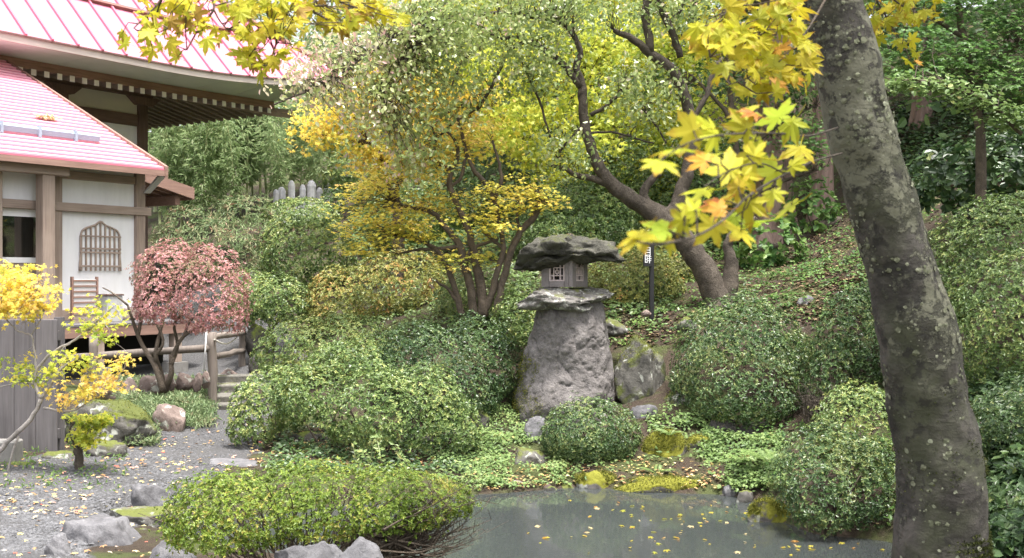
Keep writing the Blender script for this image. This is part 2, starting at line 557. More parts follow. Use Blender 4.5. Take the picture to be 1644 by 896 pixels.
WOOD_DY = wood_mat("dark_rafter", (0.12, 0.09, 0.075), (0.30, 0.24, 0.20), axis='Y')
WOOD_R = wood_mat("reddish_timber", (0.15, 0.085, 0.065), (0.34, 0.21, 0.17), axis='X')
WOOD_G = wood_mat("grey_board", (0.048, 0.043, 0.045), (0.15, 0.138, 0.143))
FASCIA = wood_mat("pale_fascia_board", (0.36, 0.30, 0.27), (0.60, 0.53, 0.48), axis='X')
SOFFIT = plain_mat("grey_green_soffit", (0.52, 0.55, 0.49), 0.8, 0.06, 2.0)
PLASTER = plain_mat("white_plaster", (0.78, 0.78, 0.80), 0.9, 0.03, 3.0, bumps=0.1, streak=(5, 5, .8))
PLASTER_O = plain_mat("old_cream_plaster", (0.60, 0.575, 0.52), 0.9, 0.06, 3.0)
PAPER = plain_mat("white_paper", (0.82, 0.82, 0.84), 0.9, 0.02)
CAPWHITE = plain_mat("white_rafter_paint", (0.72, 0.68, 0.64), 0.7, 0.06)
BLACK = plain_mat("black_metal", (0.018, 0.018, 0.02), 0.5, 0.2)
WHITE = plain_mat("white_paint", (0.8, 0.8, 0.8), 0.6, 0.04)
GREYBOX = plain_mat("grey_box_paint", (0.42, 0.42, 0.42), 0.6, 0.06)
UNDERFLOOR_SHADE = plain_mat("underfloor_shade", (0.02, 0.018, 0.016), 0.9, 0.2)  # near-black colour standing in for shade beneath the veranda
CONC = rock_mat("concrete", (0.15, 0.143, 0.135), (0.28, 0.27, 0.255), bumps=0.3)
LOGW = wood_mat("grey_log", (0.09, 0.072, 0.06), (0.23, 0.195, 0.17))
ROPE = plain_mat("pale_rope", (0.6, 0.57, 0.5), 0.9, 0.1)
CULM = plain_mat("bamboo_culm_green", (0.36, 0.40, 0.20), 0.5, 0.25, 1.5)

gm, gnt, gb = nodes_of("window_glass")
gb.inputs["Base Color"].default_value = (0.012, 0.013, 0.011, 1)
gb.inputs["IOR"].default_value = 2.0
gb.inputs["Roughness"].default_value = 0.03
gb.inputs["Specular IOR Level"].default_value = 0.8
GLASS = gm


def trunk_material():
    """smooth grey-brown bark with crusts of pale lichen and dark moss"""
    m, nt, b = nodes_of("lichened_bark")
    p = geo_pos(nt)
    n1 = tnoise(nt, 7, 7, 0.65, p, 0.5)
    mp = nt.nodes.new("ShaderNodeMapping")
    mp.inputs["Scale"].default_value = (16, 16, 34)
    nt.links.new(p, mp.inputs[0])
    n2 = tnoise(nt, 1, 5, 0.6, mp.outputs[0], 0.4)
    f = math_n(nt, 'ADD', math_n(nt, 'MULTIPLY', n1, 0.7), math_n(nt, 'MULTIPLY', n2, 0.3))
    col = ramp(nt, f, [(0.30, (0.018, 0.016, 0.013)), (0.48, (0.048, 0.043, 0.037)), (0.66, (0.115, 0.102, 0.09))])
    lz = nt.nodes.new("ShaderNodeSeparateXYZ")
    nt.links.new(p, lz.inputs[0])
    hgt = math_n(nt, 'SUBTRACT', lz.outputs[2], 1.75)
    # greenish algae film in broad patches
    a = ramp(nt, tnoise(nt, 4.0, 6, 0.6, p, 0.2), [(0.45, (0, 0, 0)), (0.62, (1, 1, 1))])
    col = mix(nt, math_n(nt, 'MULTIPLY', a, 0.55), col, (0.075, 0.085, 0.042))
    # crusty pale lichen with ragged edges, denser on the upper trunk
    l1 = tnoise(nt, 19.0, 9, 0.74, p, 0.15)
    l2 = tnoise(nt, 2.2, 3, 0.5, p)
    k = math_n(nt, 'ADD', math_n(nt, 'ADD', math_n(nt, 'MULTIPLY', l1, 0.62), math_n(nt, 'MULTIPLY', l2, 0.38)), math_n(nt, 'MULTIPLY', hgt, 0.085))
    lm = ramp(nt, k, [(0.49, (0, 0, 0)), (0.535, (1, 1, 1))])
    lc = mix(nt, tnoise(nt, 26, 6, 0.75, p), (0.085, 0.088, 0.058), (0.26, 0.255, 0.185))
    col = mix(nt, math_n(nt, 'MULTIPLY', lm, 0.75), col, lc)
    # round pale lichen rosettes
    v = N(nt, "ShaderNodeTexVoronoi", feature='F1')
    v.inputs["Scale"].default_value = 17.0
    nt.links.new(p, v.inputs["Vector"])
    sz = math_n(nt, 'MULTIPLY', v.outputs["Color"], 0.26)
    vm = math_n(nt, 'LESS_THAN', math_n(nt, 'ADD', v.outputs["Distance"], math_n(nt, 'MULTIPLY', tnoise(nt, 60, 3, 0.6, p), 0.2)), math_n(nt, 'ADD', sz, 0.03))
    col = mix(nt, math_n(nt, 'MULTIPLY', vm, 0.7), col, (0.36, 0.38, 0.27))
    # dark blotches
    dk = ramp(nt, tnoise(nt, 13.0, 7, 0.66, p, 0.3), [(0.555, (0, 0, 0)), (0.60, (1, 1, 1))])
    col = mix(nt, math_n(nt, 'MULTIPLY', dk, 0.8), col, (0.026, 0.024, 0.02))
    nt.links.new(col, b.inputs["Base Color"])
    b.inputs["Roughness"].default_value = 0.9
    h = math_n(nt, 'ADD', f, math_n(nt, 'MULTIPLY', lm, 0.25))
    bump(nt, b, h, 0.9, 0.02)
    return m


TRUNKM = trunk_material()

# ------------------------------------------------------------------ terrain
CTRL = np.array([
    (0, -6, 0), (-8, -6, 0), (8, -6, .2), (0, 0, 0), (-3, 3, 0), (3, 3, .1), (-2, 6.2, -.02), (0, 6.0, -.1), (1.6, 5.6, -.1), (-6, 6, 0), (-10, 8, 0),
    (-3.4, 7.5, -.08), (-4.2, 9, -.1), (-3.6, 11, -.15), (-3.3, 13, -.2), (-3.8, 14.9, -.24), (-3.9, 15.9, -.02), (-4.1, 16.7, .28), (-4.55, 12.5, -.16), (-4.4, 13.4, 0), (-4.3, 14.3, .14),
    (-5, 11, -.1), (-6.3, 15.3, .26), (-8, 18, .3), (-4.7, 18, .3), (-12, 18, .3), (-9, 13, .15), (-15, 14, .3), (-3.5, 17.2, .45), (-6.2, 21, .5), (-9, 24, .8), (-14, 26, 1.2),
    (-1.9, 12.2, -.2), (-2.7, 15, .5), (-.93, 13.5, .15), (-3.4, 18.5, 1.0), (-2.2, 17.5, 1.15), (-.46, 15.4, 1.15), (-3.8, 20.5, 1.5), (-5.2, 22, 1.5),
    (-4.9, 27, 3.4), (-8.3, 27.5, 1.9), (-7, 31, 3.3), (-9.5, 33, 2.9), (-3, 30, 4.4), (0, 26, 3.5), (0, 20, 2.3), (-13, 32, 2.8), (1.4, 19, 2.3), (1.5, 15.6, 1.25),
    (.64, 13.6, -.12), (0, 12.8, -.15), (.7, 14.9, .75), (1.6, 13.2, .2), (1.3, 12.3, -.15), (2.5, 12.4, -.1), (2.8, 14.1, .85), (2.9, 15.5, 1.33),
    (4.6, 17, 1.95), (4.8, 20, 2.5), (6.2, 17, 2.9), (5.4, 14, 2.1), (4.3, 12.6, .45), (3.6, 11.6, .05), (4.7, 10.5, .75), (3.7, 8.5, .35), (3.0, 6, .2), (3.3, 4, .12), (5, 6, .6),
    (8, 10, 2.6), (10, 15, 5.2), (8, 22, 5.4), (3, 25, 4.3), (12, 25, 8), (6.8, 16.5, 3.4), (2.8, 9.9, -.3), (3.3, 9.6, -.15), (-.4, 11.9, -.38), (1.5, 11.8, -.36), (2.4, 11.2, -.34),
    (20, 20, 10), (20, 5, 6), (-30, 20, .6), (-30, 45, 6), (0, 45, 9), (20, 45, 13), (-20, -20, 0), (20, -20, 1)], dtype=float)
_d = np.linalg.norm(CTRL[:, None, :2] - CTRL[None, :, :2], axis=2)
_A = np.zeros((len(CTRL) + 3,) * 2)
n_ = len(CTRL)
_A[:n_, :n_] = _d + np.eye(n_) * -0.02
_A[:n_, n_:] = np.c_[np.ones(n_), CTRL[:, :2]]
_A[n_:, :n_] = _A[:n_, n_:].T
_w = np.linalg.solve(_A, np.r_[CTRL[:, 2], 0, 0, 0])

POND = np.array([(-3.0, 9.05), (-2.95, 9.75), (-1.7, 10.5), (-.7, 10.95), (0.2, 11.15), (.65, 11.42), (1.2, 11.2), (2.05, 11.02), (2.4, 10.6), (2.25, 9.95), (2.5, 9.35), (3.1, 9.15),
                 (3.5, 8.5), (3.3, 7.2), (2.2, 6.9), (0.2, 6.95), (-1.0, 7.6), (-2.2, 8.3)])
WATER_Z = -0.5


def poly_dist(X, Y, poly):
    """signed distance, positive inside"""
    d = np.full(X.shape, 1e9)
    inside = np.zeros(X.shape, bool)
    for i in range(len(poly)):
        a, b = poly[i], poly[(i + 1) % len(poly)]
        e = b - a
        t = np.clip(((X - a[0]) * e[0] + (Y - a[1]) * e[1]) / (e @ e), 0, 1)
        d = np.minimum(d, np.hypot(X - a[0] - t * e[0], Y - a[1] - t * e[1]))
        c = ((a[1] > Y) != (b[1] > Y)) & (X < (b[0] - a[0]) * (Y - a[1]) / (b[1] - a[1] + 1e-12) + a[0])
        inside ^= c
    return np.where(inside, d, -d)


def base_h(X, Y):
    X, Y = np.asarray(X, float), np.asarray(Y, float)
    sh = X.shape
    x, y = X.ravel(), Y.ravel()
    out = np.empty(len(x))
    for s in range(0, len(x), 20000):
        q = np.c_[x[s:s + 20000], y[s:s + 20000]]
        r = np.linalg.norm(q[:, None, :] - CTRL[None, :, :2], axis=2)
        out[s:s + 20000] = r @ _w[:n_] + _w[n_] + q @ _w[n_ + 1:]
    return np.clip(out.reshape(sh), -0.9, 16)


def ground_h(X, Y):
    h = base_h(X, Y)
    s = poly_dist(np.asarray(X, float), np.asarray(Y, float), POND)
    t = np.clip(-s / 0.45, 0, 1)
    t = t * t * (3 - 2 * t)
    out = np.where(s < 0, h * t + np.minimum(h, -0.56) * (1 - t), np.minimum(h, -0.56 - np.minimum(s, 0.6) * 0.9))
    return out


_lx, _ly = np.arange(-26, 27, .1), np.arange(3, 42, .1)
_LZ = ground_h(*np.meshgrid(_lx, _ly))


def look_h(X, Y):
    """ground height from a table"""
    fx = np.clip((np.asarray(X) + 26) / .1, 0, len(_lx) - 1.001)
    fy = np.clip((np.asarray(Y) - 3) / .1, 0, len(_ly) - 1.001)
    i, j = fx.astype(int), fy.astype(int)
    a, b = fx - i, fy - j
    return (_LZ[j, i] * (1 - a) + _LZ[j, i + 1] * a) * (1 - b) + (_LZ[j + 1, i] * (1 - a) + _LZ[j + 1, i + 1] * a) * b


def gz(x, y):
    return float(ground_h(np.array([x]), np.array([y]))[0])


PATHL = np.array([(-6.5, 3.5, 3.4), (-5.4, 6, 2.9), (-4.7, 8, 1.95), (-4.1, 10.2, 1.25), (-3.55, 12.2, .75), (-3.6, 13.8, .55), (-3.95, 15.2, .5)])


def path_mask(X, Y):
    m = np.full(X.shape, -9.0)
    for a, b in zip(PATHL[:-1], PATHL[1:]):
        e = b[:2] - a[:2]
        t = np.clip(((X - a[0]) * e[0] + (Y - a[1]) * e[1]) / (e @ e), 0, 1)
        m = np.maximum(m, (a[2] + (b[2] - a[2]) * t) - np.hypot(X - a[0] - t * e[0], Y - a[1] - t * e[1]))
    yard = np.minimum(np.minimum(Y - 16.0, 24 - Y), -2.9 - X - 0.35 * (Y - 16))
    return np.maximum(m, yard)


def axis(fine0, fine1, step, lo, hi):
    a = np.arange(fine0, fine1 + 1e-6, step)
    l, r, s = [fine0], [fine1], step
    while l[-1] > lo:
        s *= 1.25
        l.append(l[-1] - s)
    s = step
    while r[-1] < hi:
        s *= 1.25
        r.append(r[-1] + s)
    return np.concatenate((l[:0:-1], a, r[1:]))


gx, gy = axis(-8, 8, 0.1, -260, 260), axis(5, 20, 0.1, -260, 300)
GX, GY = np.meshgrid(gx, gy)
GZ = ground_h(GX, GY)
pm = path_mask(GX, GY)
rgh = 0.035 * lump(np.c_[GX.ravel(), GY.ravel(), np.zeros(GX.size)], 2.0, 2.2).reshape(GX.shape)
GZ = GZ + np.where(pm > 0, rgh * 0.25, rgh)
nx, ny = len(gx), len(gy)
ii, jj = np.meshgrid(np.arange(ny - 1), np.arange(nx - 1), indexing='ij')
gf = np.stack((ii * nx + jj, ii * nx + jj + 1, (ii + 1) * nx + jj + 1, (ii + 1) * nx + jj), -1).reshape(-1, 4)
m, nt, b = nodes_of("garden_ground")
p = geo_pos(nt)
at = N(nt, "ShaderNodeAttribute", attribute_name="path")
edge = math_n(nt, 'ADD', at.outputs["Fac"], math_n(nt, 'MULTIPLY', math_n(nt, 'SUBTRACT', tnoise(nt, 3.0, 5, 0.65, p), 0.5), 0.6))
pf = ramp(nt, edge, [(0.47, (0, 0, 0)), (0.53, (1, 1, 1))])
gr = mix(nt, tnoise(nt, 90, 4, 0.8, p), (0.04, 0.04, 0.042), (0.175, 0.172, 0.178))
gr = mix(nt, ramp(nt, tnoise(nt, 1.1, 4, 0.6, p), [(0.35, (0.0, 0.0, 0.0)), (0.7, (1, 1, 1))]), gr, mix(nt, tnoise(nt, 50, 4, 0.8, p), (0.06, 0.059, 0.059), (0.15, 0.146, 0.146)))
soil = mix(nt, tnoise(nt, 14, 6, 0.7, p), (0.026, 0.020, 0.015), (0.10, 0.075, 0.055))
mossf = ramp(nt, tnoise(nt, 1.7, 6, 0.65, p, 0.4), [(0.47, (0, 0, 0)), (0.58, (1, 1, 1))])
soil = mix(nt, math_n(nt, 'MULTIPLY', mossf, 0.8), soil, mix(nt, tnoise(nt, 30, 4, 0.7, p), (0.045, 0.065, 0.02), (0.11, 0.13, 0.045)))
nt.links.new(mix(nt, pf, soil, gr), b.inputs["Base Color"])
b.inputs["Roughness"].default_value = 0.95
b.inputs["Specular IOR Level"].default_value = 0.2
bump(nt, b, math_n(nt, 'ADD', tnoise(nt, 70, 4, 0.8, p), math_n(nt, 'MULTIPLY', tnoise(nt, 9, 5, 0.7, p), 1.5)), 0.8, 0.03)
ground = link("ground", np_mesh("ground", np.c_[GX.ravel(), GY.ravel(), GZ.ravel()], [gf], m, True, attrs={"path": np.clip(pm.ravel() / 1.0 + 0.5, 0, 1)}))
tag(ground, "garden soil with a grey gravel path leading past the pond", None, None, "structure")

# pond water: milky grey, softly reflecting
m, nt, b = nodes_of("pond_water")
p = geo_pos(nt)
wc = mix(nt, tnoise(nt, 0.8, 3, 0.5, p), (0.036, 0.041, 0.041), (0.048, 0.054, 0.053))
nt.links.new(wc, b.inputs["Base Color"])
b.inputs["Roughness"].default_value = 0.05
b.inputs["IOR"].default_value = 1.33
mp = nt.nodes.new("ShaderNodeMapping")
mp.inputs["Scale"].default_value = (1.0, 0.45, 1)
nt.links.new(p, mp.inputs[0])
bump(nt, b, math_n(nt, 'ADD', tnoise(nt, 5.0, 3, 0.5, mp.outputs[0], 0.6), math_n(nt, 'MULTIPLY', tnoise(nt, 18.0, 2, 0.5, p), 0.2)), 0.10, 0.02)
wx, wy = np.meshgrid(np.linspace(-3.8, 4.2, 30), np.linspace(6.2, 12.0, 24))
ii, jj = np.meshgrid(np.arange(23), np.arange(29), indexing='ij')
wf = np.stack((ii * 30 + jj, ii * 30 + jj + 1, (ii + 1) * 30 + jj + 1, (ii + 1) * 30 + jj), -1).reshape(-1, 4)
keep = poly_dist(wx.ravel()[wf].mean(1), wy.ravel()[wf].mean(1), POND) > -0.6
water = link("pond_water", np_mesh("pond_water", np.c_[wx.ravel(), wy.ravel(), np.full(wx.size, WATER_Z)], [wf[keep]], m, True))
tag(water, "still grey pond water with floating leaves", None, None, "structure")

# ------------------------------------------------------------------ temple main hall (upper left)
RZ = math.atan2(0.832, 0.555)


def hall():
    root = empty("temple_hall", (-7.41, 21.0, 0), RZ, "large temple hall with sweeping pale red ribbed roof and deep eaves", "building")
    XC = 6.25                                           # eave corner
    ze = lambda x: 5.97 + (0.56 * (max(0, x - 0.6) / 5.65) ** 2.2)
    zi = lambda x: 5.97 + 0.05 * max(0, x - 2) / 3      # inner eave line hardly rises
    # roof panels, two courses
    roof = empty("roof")
    roof.parent = root
    SL = 1.02

    def rp(x, k, lift=0.0):
        lim = max(0.0, XC - x)
        k = min(k, lim)
        blend = max(0.0, 1 - k / 2.6)
        z = 5.97 + (ze(x) - 5.97) * blend + k * SL
        return (x, k - lift * 0.7, z + lift * 0.7)
    for row, (k0, k1, off) in enumerate(((-0.03, 1.15, 0.0), (1.19, 4.6, 0.26))):
        x = -5.2 + off
        while x < XC - k0 - 0.05:
            x1 = min(x + 0.52, XC - 0.01)
            B = Build()
            ns = 4
            g = 0.012
            for s in range(ns):
                ka, kb = k0 + (k1 - k0) * s / ns, k0 + (k1 - k0) * (s + 1) / ns
                B.hexa([rp(x + g, ka), rp(x1 - g, ka), rp(x1 - g, kb), rp(x + g, kb)], [rp(x + g, ka, .03), rp(x1 - g, ka, .03), rp(x1 - g, kb, .03), rp(x + g, kb, .03)])
            B.build("roof_panel", ROOF_RED, roof)
            R = Build()
            for s in range(ns):
                ka, kb = k0 + (k1 - k0) * s / ns, k0 + (k1 - k0) * (s + 1) / ns
                w = .022
                R.hexa([rp(x - w, ka, .02), rp(x + w, ka, .02), rp(x + w, kb, .02), rp(x - w, kb, .02)], [rp(x - w, ka, .075), rp(x + w, ka, .075), rp(x + w, kb, .075), rp(x - w, kb, .075)])
            R.build("roof_rib", ROOF_RIB, roof)
            x += 0.52
    # snow bar across the roof at the course joint, hip ridge, far slope
    B = Build()
    for i in range(14):
        xa, xb = -5.2 + i * 0.73, -5.2 + (i + 1) * 0.73
        xb = min(xb, XC - 1.15)
        if xa >= xb: break
        B.hexa([rp(xa, 1.14, .03), rp(xb, 1.14, .03), rp(xb, 1.20, .03), rp(xa, 1.20, .03)], [rp(xa, 1.14, .10), rp(xb, 1.14, .10), rp(xb, 1.20, .10), rp(xa, 1.20, .10)])
    B.build("snow_bar", ROOF_BAR, roof)
    B = Build()
    hip = [np.array(rp(XC - k, k)) + (0, 0, .06) for k in np.linspace(0.0, 4.6, 9)]
    B.tube(hip, 0.075, 8).build("hip_ridge", ROOF_BAR, roof, True)
    B = Build()
    for a, c in zip(np.linspace(0, 4.6, 9)[:-1], np.linspace(0, 4.6, 9)[1:]):
        pa, pb = rp(XC - a, a), rp(XC - c, c)
        B.hexa([pa, (pa[0], 9, pa[2]), (pb[0], 9, pb[2]), pb], [(pa[0], pa[1], pa[2] + .03), (pa[0], 9, pa[2] + .03), (pb[0], 9, pb[2] + .03), (pb[0], pb[1], pb[2] + .03)])
    B.build("side_roof_slope", ROOF_RED, roof)
    # fascia boards with metal drip edge
    xs = np.linspace(-5.2, XC, 24)
    B, D = Build(), Build()
    for a, c in zip(xs[:-1], xs[1:]):
        za, zc = ze(a), ze(c)
        B.hexa([(a, -.02, za - .15), (c, -.02, zc - .15), (c, .05, zc - .15), (a, .05, za - .15)], [(a, -.02, za - .03), (c, -.02, zc - .03), (c, .05, zc - .03), (a, .05, za - .03)])
        D.hexa([(a, -.05, za - .028), (c, -.05, zc - .028), (c, .05, zc - .028), (a, .05, za - .028)], [(a, -.05, za + .004), (c, -.05, zc + .004), (c, .0, zc + .004), (a, .0, za + .004)])
    B.build("fascia_board", FASCIA, root)
    D.build("drip_edge", WOOD_D, root)
    B = Build()
    B.hexa([(XC, .06, ze(XC) - .15), (XC + .06, .06, ze(XC) - .15), (XC + .06, 9, 5.82), (XC, 9, 5.82)], [(XC, .06, ze(XC) - .03), (XC + .06, .06, ze(XC) - .03), (XC + .06, 9, 5.94), (XC, 9, 5.94)])
    B.build("side_fascia", FASCIA, root)
    # soffit panels, front and side
    for i in range(10):
        a, c = -5.2 + i * 1.12, -5.2 + (i + 1) * 1.12 - .012
        c = min(c, XC - 0.02)
        ai, ci = min(a, 4.98), min(c, 4.98)
        if a > XC: break
        B = Build()
        B.hexa([(a, .06, ze(a) - .14), (c, .06, ze(c) - .14), (ci, 1.2, zi(ci) - .16), (ai, 1.2, zi(ai) - .16)], [(a, .06, ze(a) - .12), (c, .06, ze(c) - .12), (ci, 1.2, zi(ci) - .14), (ai, 1.2, zi(ai) - .14)])
        B.build("soffit_panel", SOFFIT, root)
    for i in range(6):
        a, c = 1.2 + i * 1.12, 1.2 + (i + 1) * 1.12 - .012
        B = Build()
        o0, o1 = (0.06 if i == 0 else a), c
        B.hexa([(XC - .02, o0, ze(XC) - .14 - .02 * i), (XC - .02, o1, ze(XC) - .14 - .03 * i), (5.0, c, zi(5) - .16), (5.0, a, zi(5) - .16)],
               [(XC - .02, o0, ze(XC) - .12 - .02 * i), (XC - .02, o1, ze(XC) - .12 - .03 * i), (5.0, c, zi(5) - .14), (5.0, a, zi(5) - .14)])
        B.build("soffit_panel", SOFFIT, root)
    B = Build()
    for a, c in zip(xs[:-1], xs[1:]):
        a, c = min(a, 5.0), min(c, 5.0)
        if a >= c: break
        B.hexa([(a, 1.14, zi(a) - .33), (c, 1.14, zi(c) - .33), (c, 1.26, zi(c) - .33), (a, 1.26, zi(a) - .33)], [(a, 1.14, zi(a) - .163), (c, 1.14, zi(c) - .163), (c, 1.26, zi(c) - .163), (a, 1.26, zi(a) - .163)])
    B.build("eave_beam", WOOD_R, root)
    Build().box(4.94, 5.06, 1.27, 9, 5.70, 5.858).build("eave_beam", WOOD_R, root)
    # rafters with white painted ends
    i = 0
    x = -5.0
    while x < 4.85:
        z0 = zi(x) - .39
        B = Build()
        y1 = 3.1 if x < 2.6 else 1.22 + max(.35, (5.0 - x) * 0.9)
        z1 = z0 + .27 * (y1 - 1.10)
        B.hexa([(x - .05, 1.10, z0 - .055), (x + .05, 1.10, z0 - .055), (x + .05, y1, z1 - .055), (x - .05, y1, z1 - .055)], [(x - .05, 1.10, z0 + .055), (x + .05, 1.10, z0 + .055), (x + .05, y1, z1 + .055), (x - .05, y1, z1 + .055)])
        r = B.build("rafter", WOOD_DY, root)
        Build().box(x - .052, x + .052, 1.085, 1.098, z0 - .057, z0 + .057).build("white_end", CAPWHITE, r)
        x += .272
        i += 1
    y = 1.45
    while y < 8.5:
        B = Build()
        x0 = 2.75 if y > 3 else 2.75 + (3 - y) * 1.25
        z1, z0 = 6.02, 6.02 + (5.15 - x0) * .27
        zl = zi(5.1) - .39
        zz = zl + (5.15 - x0) * .2
        B.hexa([(x0, y - .05, zz - .05), (5.12, y - .05, zl - .05), (5.12, y + .05, zl - .05), (x0, y + .05, zz - .05)], [(x0, y - .05, zz + .05), (5.12, y - .05, zl + .05), (5.12, y + .05, zl + .05), (x0, y + .05, zz + .05)])
        r = B.build("rafter", WOOD_DY, root)
        Build().box(5.125, 5.137, y - .052, y + .052, zl - .052, zl + .052).build("white_end", CAPWHITE, r)
        y += .272
    B = Build()
    B.hexa([(-5.2, 1.3, 5.80), (2.75, 1.3, 5.80), (2.75, 3.1, 6.30), (-5.2, 3.1, 6.30)], [(-5.2, 1.3, 5.83), (2.75, 1.3, 5.83), (2.75, 3.1, 6.33), (-5.2, 3.1, 6.33)])
    B.build("eave_boarding", WOOD_D, root)
    B = Build()
    B.hexa([(2.75, 1.3, 6.20), (5.0, 1.3, 5.76), (5.0, 8.8, 5.76), (2.75, 8.8, 6.20)], [(2.75, 1.3, 6.23), (5.0, 1.3, 5.79), (5.0, 8.8, 5.79), (2.75, 8.8, 6.23)])
    B.build("eave_boarding", WOOD_D, root)
    # hip rafter and tip
    B = Build()
    B.tube([(2.9, 2.9, 6.0), (5.1, 1.15, 5.62), (5.4, .92, 5.60)], .10, 4).build("hip_rafter", WOOD, root)
    # walls: posts, beams, plaster panels
    for px_ in (-4.2, -1.8, 0.65, 2.67):
        bevel(Build().box(px_ - .12, px_ + .12, 2.88, 3.12, 0.4, 6.0).build("post", WOOD_D, root))
        b1 = Build()
        b1.hexa([(px_ - .2, 2.80, 5.62), (px_ + .2, 2.80, 5.62), (px_ + .2, 3.1, 5.62), (px_ - .2, 3.1, 5.62)], [(px_ - .42, 2.80, 5.80), (px_ + .42, 2.80, 5.80), (px_ + .42, 3.1, 5.80), (px_ - .42, 3.1, 5.80)])
        b1.build("bracket", WOOD_D, root)
    Build().box(-5.2, 2.9, 2.84, 3.14, 5.81, 6.03).build("wall_beam", WOOD_DX, root)
    for a, c in ((-4.08, -1.92), (-1.68, .53), (.77, 2.55)):
        Build().box(a, c, 2.92, 3.06, 5.14, 5.40).build("tie_beam", WOOD_DX, root)
        Build().box(a, c, 2.96, 3.04, 5.403, 5.807).build("plaster_panel", PLASTER_O, root)
        Build().box(a, c, 2.96, 3.04, 0.4, 5.137).build("plaster_panel", PLASTER, root)
    Build().box(2.6, 2.74, 3.125, 9, 0.4, 6.2).build("end_wall", PLASTER_O, root)
    return root


hall()


# ------------------------------------------------------------------ entrance hall in front of it
def entrance():
    root = empty("entrance_hall", (-6.065, 18.0, 0), RZ, "low white plastered entrance wing with pink lapped roof, bell-shaped lattice window and veranda", "building")
    roof = empty("roof")
    roof.parent = root
    E0, SLP = 3.46, 0.5
    n = 33
    pit = 5.2 / n
    for i in range(n):
        k0, k1 = -.52 + i * pit, -.52 + (i + 1) * pit + .02
        z0, z1 = E0 + (i * pit) * SLP, E0 + ((i + 1) * pit + .02) * SLP
        B = Build()
        B.hexa([(-5.6, k0, z0), (.02, k0, z0), (.02, k1, z1 - .035), (-5.6, k1, z1 - .035)], [(-5.6, k0, z0 + .045), (.02, k0, z0 + .045), (.02, k1, z1 + .004), (-5.6, k1, z1 + .004)])
        B.build("roof_strip", ROOF_PALE, roof)
        Build().box(-5.6, .024, k0 - .007, k0 + .012, z0 - .006, z0 + .020).build("strip_lip", ROOF_RIB, roof)
    B = Build()
    for (a, b_, t) in ((.022, .075, .07),):
        B.hexa([(a, -.56, E0 - .13), (b_, -.56, E0 - .13), (b_, 4.7, E0 + 5.2 * SLP - .12), (a, 4.7, E0 + 5.2 * SLP - .12)], [(a, -.56, E0 + .06), (b_, -.56, E0 + .06), (b_, 4.7, E0 + 5.2 * SLP + .06), (a, 4.7, E0 + 5.2 * SLP + .06)])
    B.build("barge_board", WOOD_R, roof)
    Build().box(-5.6, .02, -.545, -.505, E0 - .10, E0 - .01).build("eave_board", WOOD_R, roof)
    B = Build()
    B.hexa([(-5.6, -.50, E0 - .06), (.02, -.50, E0 - .06), (.02, 4.7, E0 + 2.52), (-5.6, 4.7, E0 + 2.52)], [(-5.6, -.50, E0 - .03), (.02, -.50, E0 - .03), (.02, 4.7, E0 + 2.55), (-5.6, 4.7, E0 + 2.55)])
    B.build("roof_deck", WOOD_DX, roof)
    # snow guard rail on brackets
    g = empty("snow_guard")
    g.parent = root
    zg = E0 + .78 * SLP + .03
    B = Build()
    B.hexa([(-5.6, .25, zg + .02), (-.62, .25, zg + .02), (-.62, .30, zg + .07), (-5.6, .30, zg + .07)], [(-5.6, .23, zg + .10), (-.62, .23, zg + .10), (-.62, .28, zg + .15), (-5.6, .28, zg + .15)])
    B.build("rail", GUARD, g)
    for x in np.arange(-5.4, -.6, .62):
        Build().box(x - .02, x + .02, .215, .32, zg - .02, zg + .16).build("bracket", GUARD, g)
    # leaf clumps lying on the roof are separate, see below
    # posts and beams
    zf = 1.02
    for x, w in ((-.085, .17), (-1.60, .17)):
        bevel(Build().box(x - w / 2, x + w / 2, -.09, .09, zf, E0 + .22).build("post", WOOD, root))
    for x, y, w in ((-1.92, -.27, .20), (-2.62, -.10, .17), (-4.2, -.10, .17)):
        bevel(Build().box(x - w / 2, x + w / 2, y - w / 2, y + w / 2, zf, E0 - .07 if y < -.2 else E0 + .05).build("porch_pillar", WOOD, root), .012)
    bevel(Build().box(-5.6, -1.60, -.40, -.24, E0 - .22, E0 - .065).build("porch_beam", WOOD_X, root))
    bevel(Build().box(-5.6, .10, -.115, .05, 2.735, 2.865).build("tie_beam", WOOD_X, root))
    bevel(Build().box(-1.51, -.175, -.07, .05, 3.235, 3.355).build("upper_beam", WOOD_X, root))
    bevel(Build().box(-1.51, -.175, -.08, .05, 1.06, 1.225).build("sill_beam", WOOD_X, root))
    for a, c, z0, z1 in ((-1.512, -.172, 1.228, 2.733), (-1.512, -.172, 2.868, 3.233), (-1.512, -.172, 3.358, 3.70), (-2.53, -1.688, 2.868, 3.40), (-4.1, -2.71, 2.868, 3.40)):
        Build().box(a, c, -.02, .045, z0, z1).build("plaster_panel", PLASTER, root)
    # glazed doors between the porch posts
    for a, c in ((-2.53, -1.688), (-3.4, -2.71)):
        w = empty("glass_door")
        w.parent = root
        Build().box(a, c, 0.0, .03, 2.02, 2.62).build("pane", GLASS, w)
        Build().box(a, c, -.02, .045, 2.622, 2.733).build("door_rail", WHITE, w)
        Build().box(a, c, -.02, .045, 1.94, 2.018).build("door_rail", WHITE, w)
        Build().box(a, c, -.01, .04, 1.06, 1.938).build("door_board", WOOD_X, w)
    # end wall
    B = Build()
    B.hexa([(-.13, .092, .4), (-.045, .092, .4), (-.045, 4.6, .4), (-.13, 4.6, .4)], [(-.13, .092, E0 + .20), (-.045, .092, E0 + .20), (-.045, 4.6, E0 + 2.40), (-.13, 4.6, E0 + 2.40)])
    B.build("end_wall", PLASTER, root)
    Build().box(-.14, -.02, .10, 6, 2.735, 2.865).build("end_beam", WOOD, root)
    # bell-shaped window
    win = empty("bell_window", (-.815, -.022, 2.20))
    win.parent = root
